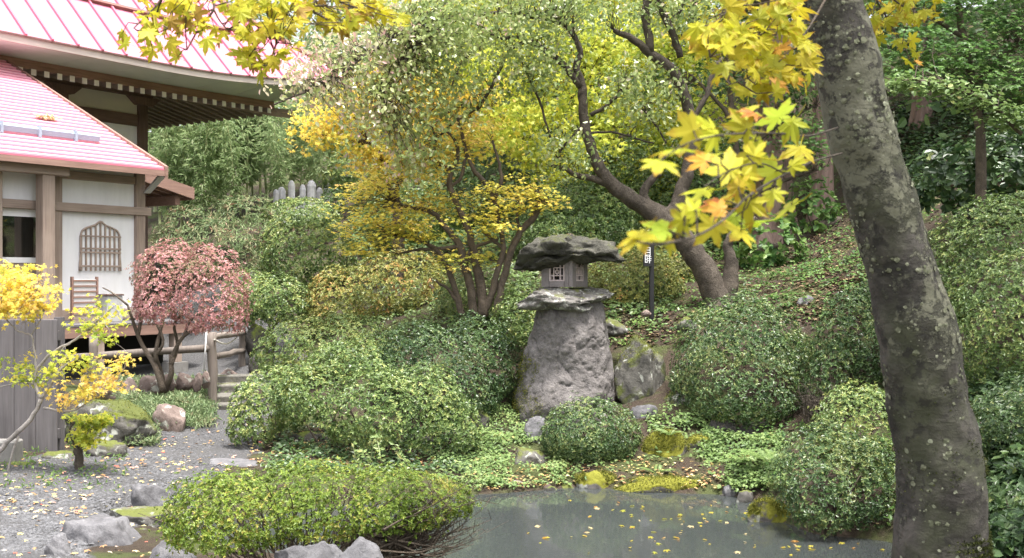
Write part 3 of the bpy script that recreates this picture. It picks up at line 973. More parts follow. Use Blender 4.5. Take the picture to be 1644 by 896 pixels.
    hw, hb = .355, .37
    prof = [(-hw - .02, -hb), (-hw, -.1), (-hw, .16), (-hw * .86, .265), (-hw * .55, .315), (-hw * .25, .35), (0, .405), (hw * .25, .35), (hw * .55, .315), (hw * .86, .265), (hw, .16), (hw, -.1), (hw + .02, -hb)]
    pr = smooth_path(prof, 3)
    npr = len(pr)
    V = [(x, -.004, z) for x, z in pr] + [(x, .0, z) for x, z in pr]
    me = np_mesh("paper", V, [np.arange(npr)[None, :], np.array([(i, i + 1, npr + i + 1, npr + i) for i in range(npr - 1)])], PAPER)
    link("paper", me, win)
    fr = Build()
    fr.tube([(x, -.02, z) for x, z in pr], .016, 6)
    fr.build("frame", WOOD, win, True)

    def top_at(x):
        return float(np.interp(x, pr[2:-2, 0], pr[2:-2, 1]))
    for i in range(9):
        x = -hw + .01 + (2 * hw - .02) * i / 8
        bevel(Build().box(x - .014, x + .014, -.032, -.008, -hb, top_at(np.clip(x, -hw * .98, hw * .98)) - .006).build("lattice_bar", WOOD, win), .003)
    for z, h in ((.17, .012), (-.025, .014), (-.085, .014), (-.30, .016)):
        bevel(Build().box(-hw - .015, hw + .015, -.040, -.034, z - h, z + h).build("lattice_rail", WOOD_X, win), .003)
    # veranda
    ver = empty("veranda")
    ver.parent = root
    for i in range(7):
        y0 = -.95 + i * .132
        bevel(Build().box(-3.6, .50, y0, y0 + .126, .995, 1.035).build("plank", WOOD_G, ver), .004)
    Build().box(-3.6, .48, -.945, -.85, .84, .992).build("edge_beam", WOOD_R, ver)
    for i in range(8):
        x0 = .055 + i * .056
        Build().box(.0 + .06 * 0 + x0 - .0, x0 + .05, .10, 1.6, .995, 1.03).build("plank", WOOD_G, ver)
    for x in (-2.9, -1.45, -.02):
        bevel(Build().box(x - .075, x + .075, -.92, -.78, .38, .838).build("post", WOOD, ver))
        Build().box(x - .15, x + .15, -.98, -.72, .22, .378).build("footing", CONC, ver)
    Build().box(-3.6, .40, -.03, .03, .3, .985).build("crawl_wall", UNDERFLOOR_SHADE, root)  # backing wall, underfloor shade put into its colour
    # low pent roof over the far end wall
    pent = empty("pent_roof")
    pent.parent = root
    B = Build()
    B.hexa([(-.04, .25, 3.46), (1.22, .25, 3.21), (1.22, 3.2, 3.21), (-.04, 3.2, 3.46)], [(-.04, .25, 3.50), (1.22, .25, 3.25), (1.22, 3.2, 3.25), (-.04, 3.2, 3.50)])
    B.build("deck", WOOD_R, pent)
    B = Build()
    B.hexa([(-.04, .20, 3.38), (1.25, .20, 3.09), (1.25, .25, 3.09), (-.04, .25, 3.38)], [(-.04, .20, 3.56), (1.25, .20, 3.29), (1.25, .25, 3.29), (-.04, .25, 3.56)])
    B.build("barge_board", WOOD_R, pent)
    Build().box(1.222, 1.27, .26, 3.2, 3.08, 3.28).build("fascia_board", WOOD_R, pent)
    Build().box(.92, 1.02, .3, 3.2, 2.98, 3.13).build("purlin", WOOD_R, pent)
    for y in np.arange(.42, 3.1, .3):
        B = Build()
        B.hexa([(-.03, y, 3.36), (1.2, y, 3.12), (1.2, y + .07, 3.12), (-.03, y + .07, 3.36)], [(-.03, y, 3.45), (1.2, y, 3.205), (1.2, y + .07, 3.205), (-.03, y + .07, 3.45)])
        B.build("rafter", WOOD_R, pent)
    B = Build()
    B.hexa([(-.06, -.14, 3.10), (.06, -.14, 3.10), (.06, -.10, 3.10), (-.06, -.10, 3.10)], [(.02, -.5, 3.42), (.14, -.5, 3.42), (.14, -.42, 3.42), (.02, -.42, 3.42)])
    B.build("gutter_hopper", GREYBOX, root)
    for x in (-1.17, -.62):
        Build().box(x - .05, x + .05, -.48, .0, E0 - .03, E0 + .05).build("eave_bracket", WOOD_D, root)
    return root


EH = entrance()


def local_pt(x, y, z):
    c, s = math.cos(RZ), math.sin(RZ)
    return np.array((-6.065 + c * x - s * y, 18.0 + s * x + c * y, z))


# shoji screen and grey box on the veranda
sc = empty("slatted_screen", tuple(local_pt(-1.28, -.30, 1.036)), RZ, "low white slatted screen standing below the bell-shaped window", "screen")
Build().box(-.20, .20, .0, .012, .12, .66).build("paper", PAPER, sc)
for z in np.linspace(.14, .64, 7):
    Build().box(-.198, .198, -.022, -.003, z - .012, z + .012).build("slat", WOOD_R, sc)
for x in (-.215, .215):
    Build().box(x - .014, x + .014, -.02, .03, 0, .70).build("upright", WOOD_R, sc)
Build().box(-.20, .20, -.012, .02, .0, .115).build("base_board", WOOD_X, sc)
gbx = empty("storage_box", tuple(local_pt(-.80, -.28, 1.036)), RZ, "plain grey upright box beside the slatted screen on the veranda", "box")
bevel(Build().box(-.15, .13, -.12, .12, .0, .40).build("body", GREYBOX, gbx), .006)
bevel(Build().box(-.165, .145, -.135, .135, .403, .43).build("lid", WOOD_D, gbx), .004)

# leaf clumps on the pink lapped roof
for i, (x, k) in enumerate(((-2.55, 1.62), (-1.75, 1.70), (-1.05, 1.05))):
    rng = np.random.default_rng(40 + i)
    n = 60
    P = np.c_[rng.normal(0, .13, n), rng.normal(0, .045, n), np.abs(rng.normal(.03, .015, n))]
    base = local_pt(x, k, 3.46 + (k + .52) * .5 + .045)
    V, F, T = blades(P, rand_dirs(rng, n) * .6 + (0, 0, 1), rand_dirs(rng, n), rng.uniform(.05, .09, n), rng.uniform(.0, .55, n), T_MAPLE)
    V[:, 2] += V[:, 1] * .5 * 0
    o = link("leaf_clump", np_mesh("leaf_clump", V, F, DEADL, tint=T))
    o.location = base
    o.rotation_euler = (math.atan(.5), 0, RZ)
    o.rotation_mode = 'ZYX'
    o.rotation_euler = (math.atan(.5), 0, RZ)
    o.rotation_mode = 'XYZ'
    tag(o, ("leftmost clump of brown fallen leaves on the pink lapped roof", "middle clump of brown fallen leaves on the pink lapped roof", "clump of brown leaves lowest on the pink lapped roof by its rake")[i],
        "leaves", "fallen leaf clumps on the lapped roof")

# ------------------------------------------------------------------ grey board wall at the left edge
bw = empty("board_wall", tuple(W(92, 725, 11.5) * (1, 1, 0) + (0, 0, gz(-4.8, 11.5))), 0.12, "weathered grey upright board wall behind the young yellow maple", "wall")
zb = bw.location.z
for i in range(9):
    x1 = -i * .215
    bevel(Build().box(x1 - .212, x1, -.015, .015 + .004 * (i % 2), -.02, 1.40 - .0 * i).build("board", WOOD_G, bw), .004)
Build().box(-1.95, .012, .024, .08, 1.18, 1.28).build("rail", WOOD_G, bw)
Build().box(-1.95, .012, .024, .08, .15, .25).build("rail", WOOD_G, bw)
Build().box(-.06, .03, .085, .17, -.1, 1.42).build("post", WOOD_G, bw)
cb = link("concrete_block", Build().box(-.5, .16, -.12, .10, -.05, .20).mesh("concrete_block", CONC))
bevel(cb, .015)
cb.location = (-5.05, 10.9, gz(-5.05, 10.9))
tag(cb, "pale concrete block on the ground before the board wall", "block")


# ------------------------------------------------------------------ log rail fence, steps
def log(p0, p1, r, rng):
    t = np.linspace(0, 1, 7)[:, None]
    pts = np.asarray(p0) * (1 - t) + np.asarray(p1) * t + rng.normal(0, .006, (7, 3))
    return Build().tube(pts, r * (1 + rng.normal(0, .04, 7)), 10)


rng = np.random.default_rng(5)
P1, P2 = W(341, 600, 15.6), W(389, 590, 17.3)
P1[2], P2[2] = gz(*P1[:2]), gz(*P2[:2])
fen = empty("log_fence", tuple(P1), 0, "rustic log rail fence at the top of the stone steps with hanging rope", "fence")
O = P1.copy()
h1 = W(341, 533, 15.6)[2] - P1[2]
h2 = W(389, 524, 17.3)[2] - P2[2]
log((0, 0, -.15), (0, 0, h1), .066, rng).build("post", LOGW, fen, True)
log(tuple(P2 - O + (0, 0, -.1)), tuple(P2 - O + (0, 0, h2)), .055, rng).build("post", LOGW, fen, True)
P0 = W(150, 600, 15.1)
P0[2] = gz(*P0[:2])
log(tuple(P0 - O + (0, 0, -.1)), tuple(P0 - O + (0, 0, .75)), .06, rng).build("post", LOGW, fen, True)
log(tuple(W(341, 558, 15.6) - O), tuple(W(100, 575, 15.0) - O), .052, rng).build("rail", LOGW, fen, True)
log(tuple(W(341, 542, 15.6) - O), tuple(W(391, 534, 17.3) - O), .045, rng).build("rail", LOGW, fen, True)
log(tuple(W(341, 572, 15.6) - O), tuple(W(391, 563, 17.3) - O), .048, rng).build("rail", LOGW, fen, True)
t = np.linspace(0, 1, 12)
a, c = W(346, 545, 15.6) - O, W(386, 536, 17.3) - O
rp_ = a[None] * (1 - t[:, None]) + c[None] * t[:, None]
rp_[:, 2] -= .10 * np.sin(t * math.pi)
Build().tube(rp_ + (0, -.06, 0), .012, 5).build("rope", ROPE, fen, True)
stk = Build().tube([tuple(W(327, 600, 15.5)), tuple(W(332, 525, 15.5))], .012, 6).build("white_stake", WHITE, None, True)
tag(stk, "thin white stake leaning beside the log fence post", "stake")

st = empty("stone_steps", tuple(W(380, 668, 15.0)), 0, "flight of low stone steps climbing from the path to the temple yard", "steps")
for i in range(5):
    d = 14.9 + i * .36
    z1 = -.16 + i * .105
    c = np.array(((372 - 822) / FOC * d, d, z1)) - np.array(st.location)
    B = Build()
    j = rng.normal(0, .012, (8, 3))
    x0, x1, y0, y1, za, zc = c[0] - .38, c[0] + .62, c[1], c[1] + .42, c[2] - .14, c[2]
    v = np.array([(x0, y0, za), (x1, y0, za), (x1, y1, za), (x0, y1, za), (x0, y0, zc), (x1, y0, zc), (x1, y1, zc), (x0, y1, zc)]) + j
    B.hexa(v[:4], v[4:])
    bevel(B.build("step", STEP, st), .02, 2)

# ------------------------------------------------------------------ rocks
bmi = bmesh.new()
bmesh.ops.create_icosphere(bmi, subdivisions=4, radius=1.0)
ICO_V = np.array([v.co[:] for v in bmi.verts])
ICO_F = np.array([[v.index for v in f.verts] for f in bmi.faces])
bmi.free()
bmi = bmesh.new()
bmesh.ops.create_icosphere(bmi, subdivisions=5, radius=1.0)
ICO5_V = np.array([v.co[:] for v in bmi.verts])
ICO5_F = np.array([[v.index for v in f.verts] for f in bmi.faces])
bmi.free()


def rock_verts(size, seed, cuts=9, flat_top=None, rough=.10, hi=False, cutlo=.62):
    rng = np.random.default_rng(seed)
    V = (ICO5_V if hi else ICO_V).copy()
    V = V * (1 + 0.22 * lump(V, seed, 1.1))[:, None]
    for _ in range(cuts):
        nrm = rand_dirs(rng, 1)[0]
        dd = rng.uniform(cutlo, .92)
        s = V @ nrm - dd
        V = V - np.outer(np.where(s > 0, s, 0) * .92, nrm)
    if flat_top is not None:
        s = V[:, 2] - flat_top
        V[:, 2] -= np.where(s > 0, s, 0) * .88
    nn = V / np.linalg.norm(V, axis=1)[:, None]
    V = V + nn * (rough * vnoise(V, 1.9, seed * 1.7, 5) + rough * .35 * vnoise(V, 7.0, seed * 3.1, 3))[:, None]
    return V * np.asarray(size)


ROCKS = []


def rock(name, label, V, c, size, seed, mat, cat="rock", group=None, hi=False, moss_n=0):
    o = link(name, np_mesh(name, V, [ICO5_F if hi else ICO_F], mat, True))
    o.location = c
    tag(o, label, cat, group)
    if moss_n:
        moss_n = int(moss_n * 2.2)
        rng = np.random.default_rng(seed + 900)
        nn = V / np.asarray(size) ** 2
        nn /= np.linalg.norm(nn, axis=1)[:, None]
        ok = np.where((nn[:, 2] > .30) & (lump(V, seed, 3.0) > -.3))[0]
        ix = rng.choice(ok, moss_n)
        P = V[ix] + rng.normal(0, .009, (moss_n, 3))
        v, F, t = blades(P, rand_dirs(rng, moss_n), nn[ix] + rand_dirs(rng, moss_n) * .6, rng.uniform(.010, .024, moss_n), rng.uniform(0, 1, moss_n), T_SIMPLE)
        mo = link("moss", np_mesh("moss", v, F, MOSSL, tint=t), o)
        tag(mo, kind="stuff")
    return o


def rock_px(name, label, x0, x1, y0, y1, d, seed, mat, deep=.7, sink=.25, cuts=9, flat_top=None, rough=.10, cutlo=.62, hi=False, **kw):
    """boulder whose visible face spans the given photo box at distance d"""
    w, h = (x1 - x0) * mpp(d), (y1 - y0) * mpp(d)
    c = W((x0 + x1) / 2, y0, d + w * deep * .5)
    V = rock_verts((1, 1, 1), seed, cuts=cuts, flat_top=flat_top, rough=rough, cutlo=cutlo, hi=hi)
    V = V - (V.max(0) + V.min(0)) / 2
    V = V / np.ptp(V, axis=0) * (w, w * deep, h * (1 + sink))
    return rock(name, label, V, (c[0], c[1], c[2] - V[:, 2].max()), (w / 2, w * deep / 2, h * (1 + sink) / 2), seed, mat, hi=hi, **kw)


# left bed and path edge
rock_px("boulder", "big rounded mossy boulder beneath the young maple by the path", 88, 250, 640, 712, 12.0, 3, ROCKG, hi=True, moss_n=500, cuts=7, deep=.6)
rock_px("boulder", "flat-topped grey green boulder beside the gravel path, below the big mossy one", 134, 206, 708, 748, 11.4, 8, ROCKM, flat_top=.6)
rock_px("boulder", "brown upright boulder on the bank left of the stone steps", 246, 300, 648, 702, 13.0, 14, ROCKR, cuts=6)
rock_px("boulder", "low grey stone lying in front of the board wall", 60, 122, 725, 745, 11.1, 19, ROCKM, flat_top=.5)
rock_px("boulder", "long dark edging stone at the left end of the path", -30, 58, 742, 768, 10.6, 24, ROCKD, deep=.4, flat_top=.5)
rock_px("boulder", "flat grey edging stone touching the sapling stump", 45, 125, 740, 758, 10.9, 22, ROCKM, deep=.4, flat_top=.5)
reds = [(188, 228, 604, 642, 14.6), (222, 262, 602, 624, 14.9), (282, 312, 598, 617, 15.1), (308, 326, 598, 618, 15.15), (322, 338, 596, 614, 15.3), (352, 384, 590, 608, 16.6), (150, 196, 604, 634, 14.5), (258, 284, 600, 618, 15.0)]
rl = ["largest reddish stone of the kerb row, at its lower left", "long pinkish kerb stone behind the stems of the red shrub", "rounded pale pink kerb stone right of the red shrub stems", "narrow reddish kerb stone left of the fence post",
      "small brown kerb stone touching the fence post", "pinkish stone on top of the steps behind the fence post", "reddish stone hidden by the orange maple leaves", "small reddish kerb stone directly behind the red shrub stems"]
for i, (x0, x1, y0, y1, d) in enumerate(reds):
    rock_px("kerb_stone", rl[i], x0, x1, y0, y1, d, 50 + i, ROCKR, sink=.6, group="reddish stones along the temple yard", cat="stone")
# near rocks by the path and pond
rock_px("boulder", "large angular grey rock at the bottom left edge of the path", 80, 226, 832, 935, 7.4, 61, ROCK, hi=True, cuts=18, deep=.8, rough=.10, cutlo=.42, flat_top=.5)
rock_px("boulder", "small angular rock standing at the bottom left before the large grey rock", 72, 128, 856, 915, 7.0, 67, ROCK, hi=True, cuts=14, deep=.6, cutlo=.5)
rock_px("boulder", "broad grey rock in front of the clipped azalea at the frame bottom", 205, 335, 872, 950, 6.6, 72, ROCK, hi=True, cuts=12, deep=.8, cutlo=.5)
rock_px("boulder", "flat mossy grey slab left of the clipped azalea", 165, 305, 815, 866, 8.4, 77, ROCKM, hi=True, cuts=9, deep=.8, flat_top=.45)
rock_px("boulder", "pointed flat grey stone set at the path edge by the azalea", 208, 275, 776, 822, 9.0, 83, ROCK, cuts=10, deep=.7, flat_top=.5, cutlo=.5)
rock_px("boulder", "small dark rock with moss between the slab and the large grey rock", 196, 256, 846, 884, 7.9, 88, ROCKM, cuts=9)
rock_px("stepping_stone", "long flat stone slab across the path behind the azalea", 296, 425, 738, 757, 11.3, 91, ROCK, cuts=7, deep=.5, flat_top=.3, sink=1.5, cat="stone")
rock_px("stepping_stone", "flat grey slab farther up the path near the shrubs", 372, 440, 726, 742, 12.0, 93, ROCKM, cuts=7, deep=.6, flat_top=.3, sink=1.5, cat="stone")
rock_px("boulder", "grey blue boulder with mossy left side under the clipped azalea", 430, 570, 868, 960, 5.9, 97, ROCK, hi=True, cuts=11, deep=.7, cutlo=.55)
rock_px("boulder", "pointed grey boulder right of centre under the clipped azalea", 528, 630, 862, 960, 5.8, 102, ROCK, hi=True, cuts=13, deep=.7, cutlo=.5)
# far bank
rock_px("boulder", "tall mossy boulder leaning beside the stone lantern", 984, 1072, 538, 665, 13.4, 111, ROCKG, hi=True, cuts=8, deep=.8, moss_n=500)
rock_px("boulder", "brown mossy rock between the tall boulder and the round azalea", 1058, 1128, 628, 690, 13.0, 117, ROCKG, cuts=9, moss_n=300)
rock_px("boulder", "grey rock with white lichen low beside the small clipped azalea", 1000, 1062, 648, 690, 12.9, 121, ROCK, cuts=9)
rock_px("boulder", "rock capped with bright yellow green moss above the pond edge", 1026, 1110, 690, 765, 12.0, 127, ROCKB, hi=True, cuts=7, moss_n=1500)
rock_px("boulder", "low overhanging mossy ledge rock right of the bright moss rock", 1098, 1150, 698, 735, 12.2, 129, ROCKB, cuts=7, moss_n=500)
rock_px("boulder", "bright moss cushion rock at the far shoreline", 924, 992, 754, 800, 11.5, 133, ROCKB, cuts=4, moss_n=1300)
rock_px("boulder", "long moss covered shore rock in the middle of the far bank", 982, 1150, 764, 806, 11.3, 138, ROCKB, hi=True, cuts=4, deep=.4, moss_n=1800)
rock_px("boulder", "purple brown bare rock at the end of the mossy shore", 1106, 1162, 760, 792, 11.5, 141, ROCKR, cuts=8)
rock_px("boulder", "small grey shore rock at the inner corner of the pond", 1160, 1190, 778, 806, 11.1, 143, ROCK, cuts=8)
rock_px("boulder", "moss covered rock jutting into the pond on the right", 1196, 1272, 796, 862, 9.9, 147, ROCKB, hi=True, cuts=5, moss_n=1800)
rock_px("boulder", "dark shore rock under the right pond azalea", 1310, 1440, 838, 885, 9.35, 149, ROCKD, cuts=8, deep=.4)
rock_px("boulder", "dark low shore rock under the groundcover left of the moss cushions", 770, 862, 782, 806, 11.4, 153, ROCKD, cuts=6, deep=.4, flat_top=.5)
rock_px("boulder", "whitish lichened rock with moss crest below the lantern", 822, 880, 718, 762, 12.0, 157, ROCKM, cuts=9)
rock_px("boulder", "grey rock tucked left of the small clipped azalea", 838, 882, 668, 712, 12.7, 159, ROCK, cuts=9)
for i, (x0, x1, y0, y1) in enumerate(((800, 818, 770, 784), (818, 845, 770, 788), (790, 803, 774, 786), (872, 886, 776, 786))):
    rock_px("stone", ("small brown shore pebble between two others at the water's edge", "largest of the small brown shore stones", "leftmost small brown shore stone", "small grey stone right of the brown shore stones")[i], x0, x1, y0, y1, 11.45, 160 + i, ROCKR, sink=.5, group="small stones on the far shore")
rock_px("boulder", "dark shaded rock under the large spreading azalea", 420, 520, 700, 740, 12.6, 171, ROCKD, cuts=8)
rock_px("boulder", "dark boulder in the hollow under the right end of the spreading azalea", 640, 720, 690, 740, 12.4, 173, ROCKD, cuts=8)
rock_px("boulder", "low stone of the retaining bank behind the log fence", 392, 446, 520, 575, 17.2, 175, ROCKD, cuts=8)
rock_px("boulder", "dark stone stacked above the retaining bank behind the steps", 398, 440, 560, 600, 16.6, 177, ROCKD, cuts=8)
rock_px("boulder", "bluish grey stone on the leafy slope above the round azalea", 1278, 1322, 474, 500, 14.6, 179, ROCK, cuts=8)
rock_px("boulder", "pale stone at the foot of the black signpost", 1030, 1046, 497, 507, 14.4, 181, ROCKR, cuts=8)
rock_px("boulder", "brown low rock on the slope between signpost and forked tree", 1085, 1120, 508, 530, 14.3, 183, ROCKM, cuts=8)
rock_px("boulder", "flat rock in the soil above the tall mossy boulder", 960, 1010, 512, 536, 14.2, 185, ROCKM, cuts=8)
rock_px("boulder", "small dark stone showing beside the leaning trunk", 1412, 1440, 640, 668, 10.0, 187, ROCKD, cuts=8)


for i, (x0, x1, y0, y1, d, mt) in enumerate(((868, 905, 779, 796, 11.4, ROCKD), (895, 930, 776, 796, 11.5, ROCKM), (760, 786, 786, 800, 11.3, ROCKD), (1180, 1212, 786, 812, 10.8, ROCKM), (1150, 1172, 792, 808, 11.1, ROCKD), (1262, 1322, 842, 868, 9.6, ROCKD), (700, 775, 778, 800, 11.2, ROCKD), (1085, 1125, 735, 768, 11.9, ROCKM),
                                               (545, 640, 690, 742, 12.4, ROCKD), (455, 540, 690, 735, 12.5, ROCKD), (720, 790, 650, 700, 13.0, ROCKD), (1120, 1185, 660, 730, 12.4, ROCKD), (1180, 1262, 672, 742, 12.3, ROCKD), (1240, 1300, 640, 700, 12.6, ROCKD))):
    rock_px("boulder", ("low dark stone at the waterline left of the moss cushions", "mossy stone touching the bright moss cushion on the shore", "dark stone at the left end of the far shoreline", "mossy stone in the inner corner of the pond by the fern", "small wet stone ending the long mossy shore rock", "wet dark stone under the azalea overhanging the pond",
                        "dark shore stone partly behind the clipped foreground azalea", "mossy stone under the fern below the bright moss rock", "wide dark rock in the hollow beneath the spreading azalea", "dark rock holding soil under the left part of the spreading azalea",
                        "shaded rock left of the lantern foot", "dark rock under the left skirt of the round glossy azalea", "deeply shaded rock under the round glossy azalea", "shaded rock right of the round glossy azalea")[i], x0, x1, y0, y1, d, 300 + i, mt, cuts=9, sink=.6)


# ------------------------------------------------------------------ stone lantern
def lantern():
    d = 13.6
    base = W(905, 690, d)
    root = empty("stone_lantern", tuple(base), 0, "rustic natural-stone garden lantern with mushroom cap and lattice fire box", "lantern")
    s = mpp(d)
    # pedestal boulder, lofted outline (dx left, dx right, py)
    prof = [(-80, 76, 712), (-78, 78, 690), (-80, 78, 660), (-78, 80, 630), (-72, 79, 600), (-62, 76, 570), (-56, 73, 540), (-50, 69, 515), (-44, 64, 495), (-38, 58, 484)]
    pr = smooth_path(prof, 14)
    ns = 190
    rows = []
    a = np.linspace(0, 2 * math.pi, ns, endpoint=False)
    for l, r, py in pr:
        cx, hw = (l + r) / 2 * s, (r - l) / 2 * s
        sq = 1.0 / (np.abs(np.cos(a)) ** 2.6 + np.abs(np.sin(a)) ** 2.6) ** (1 / 2.6)
        rows.append(np.c_[cx + np.cos(a) * hw * sq, np.sin(a) * hw * .86 * sq, np.full(ns, (690 - py) * s)])
    V = np.concatenate(rows)
    ax = V * (1, 1, 0)
    nn = ax / (np.linalg.norm(ax, axis=1)[:, None] + 1e-6)
    V = V + nn * (.05 * vnoise(V, 1.4, 9.0, 3))[:, None]
    crg = np.random.default_rng(12)
    for _ in range(20):                       # broken facets
        an = crg.uniform(3.3, 6.1) if _ < 18 else crg.uniform(0, 6.28)
        pn = np.array((math.cos(an), math.sin(an), crg.normal(0, .35)))
        pn /= np.linalg.norm(pn)
        c = np.array((0, 0, crg.uniform(.05, 1.45)))
        wz = np.exp(-((V[:, 2] - c[2]) / .42) ** 2)
        dd = (V - c) @ pn
        lim = np.quantile(dd[wz > .5], crg.uniform(.90, .97))
        s_ = np.clip(dd - lim, 0, None) * wz
        V = V - np.outer(s_ * .7, pn)
    crack = np.abs(vnoise(V * (1, 1, .7), 2.6, 4.0, 2))
    V = V + nn * (.024 * vnoise(V, 6, 2.0, 5) - .022 * np.exp(-(crack / .03) ** 2) - .014 * np.exp(-(np.abs(vnoise(V * (1, 1, .6), 6.0, 11.0, 2)) / .03) ** 2))[:, None]
    nr = len(pr)
    i, j = np.meshgrid(np.arange(nr - 1), np.arange(ns), indexing='ij')
    j2 = (j + 1) % ns
    F = np.stack((i * ns + j, i * ns + j2, (i + 1) * ns + j2, (i + 1) * ns + j), -1).reshape(-1, 4)
    V = np.vstack((V, (0, 0, (690 - 484) * s + .01)))
    top = np.array([((nr - 1) * ns + k, (nr - 1) * ns + (k + 1) % ns, len(V) - 1) for k in range(ns)])
    ped = link("pedestal", np_mesh("pedestal", V, [F, top], LANTERN_BODY, True), root)
    mr = np.random.default_rng(8)
    ok = np.where((V[:, 1] < .15) & ((V[:, 0] + .12 * V[:, 2] < -.30 + .16 * vnoise(V, 3.0, 6.0, 4)) & (V[:, 2] < .95)) & (vnoise(V, 5.0, 1.0, 3) > -.12))[0]
    ix = mr.choice(ok, 3600)
    mn = V[ix] * (1, 1, 0)
    mn /= np.linalg.norm(mn, axis=1)[:, None]
    mv, mf, mt = blades(V[ix] + mr.normal(0, .010, (3600, 3)), rand_dirs(mr, 3600), mn + rand_dirs(mr, 3600) * .8, mr.uniform(.012, .026, 3600), mr.uniform(0, .9, 3600), T_SIMPLE)
    tag(link("moss", np_mesh("moss", mv, mf, MOSSL, tint=mt), ped), kind="stuff")
    # slab
    o = link("slab", np_mesh("slab", rock_verts((.64, .50, .21), 33, cuts=10, rough=.20, hi=True, flat_top=.55, cutlo=.5), [ICO5_F], LANTERN_MID, True), root)
    o.location = (.055, 0, (690 - 480) * s)
    # cap: broad mushroom rock
    V = rock_verts((1, 1, 1), 45, cuts=16, rough=.20, hi=True, cutlo=.62)
    V[:, 0] = (V[:, 0] - V[:, 0].min()) / np.ptp(V[:, 0]) * 1.40 - .70
    V[:, 1] = (V[:, 1] - V[:, 1].min()) / np.ptp(V[:, 1]) * 1.10 - .55
    V[:, 2] = np.where(V[:, 2] > 0, V[:, 2] * .30, V[:, 2] * .19)
    V[:, 2] -= .10 * V[:, 0] ** 2 + .05 * np.minimum(0, V[:, 0])  * -1.0
    V[:, 2] += .036 * vnoise(V, 6.0, 3.0, 5)
    V[:, 1] += .04 * vnoise(V, 5.0, 8.0, 5)
    V[:, 0] += .03 * vnoise(V, 5.0, 5.0, 5)
    o = link("cap", np_mesh("cap", V, [ICO5_F], LANTERN_CAP, True), root)
    o.location = (.05, -.02, (690 - 411) * s)
    # fire box, square, turned a little, window openings with lattice
    fb = empty("fire_box", (.012, 0, (690 - 461) * s), math.radians(-30))
    fb.parent = root
    hw, ht, th = .215, .41, .05
    wz0, wz1, ww = .075, .30, .105
    for k in range(4):
        f = empty("wall")
        f.parent = fb
        f.rotation_euler = (0, 0, k * math.pi / 2)
        B = Build()
        e = .002
        B.box(-hw, -ww, -hw, -hw + th, 0, ht)
        B.box(ww, hw - th - e, -hw, -hw + th, 0, ht)
        B.box(-ww + e, ww - e, -hw, -hw + th, 0, wz0)
        B.box(-ww + e, ww - e, -hw, -hw + th, wz1, ht)
        f.name = "wall"
        me = B.mesh("box_wall", LANTERN_BOX)
        bpy.data.objects.remove(f)
        f = link("wall", me, fb)
        f.rotation_euler = (0, 0, k * math.pi / 2)
        bevel(f, .006)
        B = Build()
        y0, y1 = -hw + .006, -hw + .024
        zc = (wz0 + wz1) / 2
        for x0, x1, z0, z1 in ((-ww, -ww + .018, wz0, wz1), (ww - .018, ww, wz0, wz1), (-ww + .018, ww - .018, wz0, wz0 + .016), (-ww + .018, ww - .018, wz1 - .016, wz1),
                               (-.052, -.038, wz0 + .016, wz1 - .016), (.038, .052, wz0 + .016, wz1 - .016)):
            B.box(x0, x1, y0, y1, z0, z1)
        for x0, x1 in ((-ww + .018, -.052), (-.038, .038), (.052, ww - .018)):
            for z in (zc - .052, zc + .045):
                B.box(x0, x1, y0, y1, z, z + .012)
        B.box(-.022, .022, y0, y1, zc - .024, zc - .014).box(-.022, .022, y0, y1, zc + .010, zc + .020)
        B.box(-.022, -.012, y0, y1, zc - .014, zc + .010).box(.012, .022, y0, y1, zc - .014, zc + .010)
        B.box(-.038, -.022, y0, y1, zc - .006, zc + .004).box(.022, .038, y0, y1, zc - .006, zc + .004)
        B.box(-.006, .006, y0, y1, zc + .020, zc + .045).box(-.006, .006, y0, y1, zc - .040, zc - .024)
        g = link("lattice", B.mesh("lattice", LATTICE), f)
    return root


lantern()
# leaves lying on the lantern
rng = np.random.default_rng(77)
lb = W(905, 690, 13.6)
n = 36
a = rng.uniform(0, 6.28, n)
r = np.sqrt(rng.uniform(0, 1, n)) * .8
P = np.c_[lb[0] + .035 + np.cos(a) * r * .55, lb[1] + np.sin(a) * r * .42, np.zeros(n)]
P[:, 2] = lb[2] + (690 - 412) * mpp(13.6) + .285 - .16 * (r / .8) ** 2
V, F, T = blades(P, rand_dirs(rng, n) * .35 + (0, 0, 1), rand_dirs(rng, n), rng.uniform(.03, .055, n), rng.uniform(.3, .9, n), T_OVAL)
tag(link("fallen_leaves", np_mesh("fallen_leaves", V, F, DEADL, tint=T)), "scattered small fallen leaves on the lantern cap", "leaves", None, "stuff")

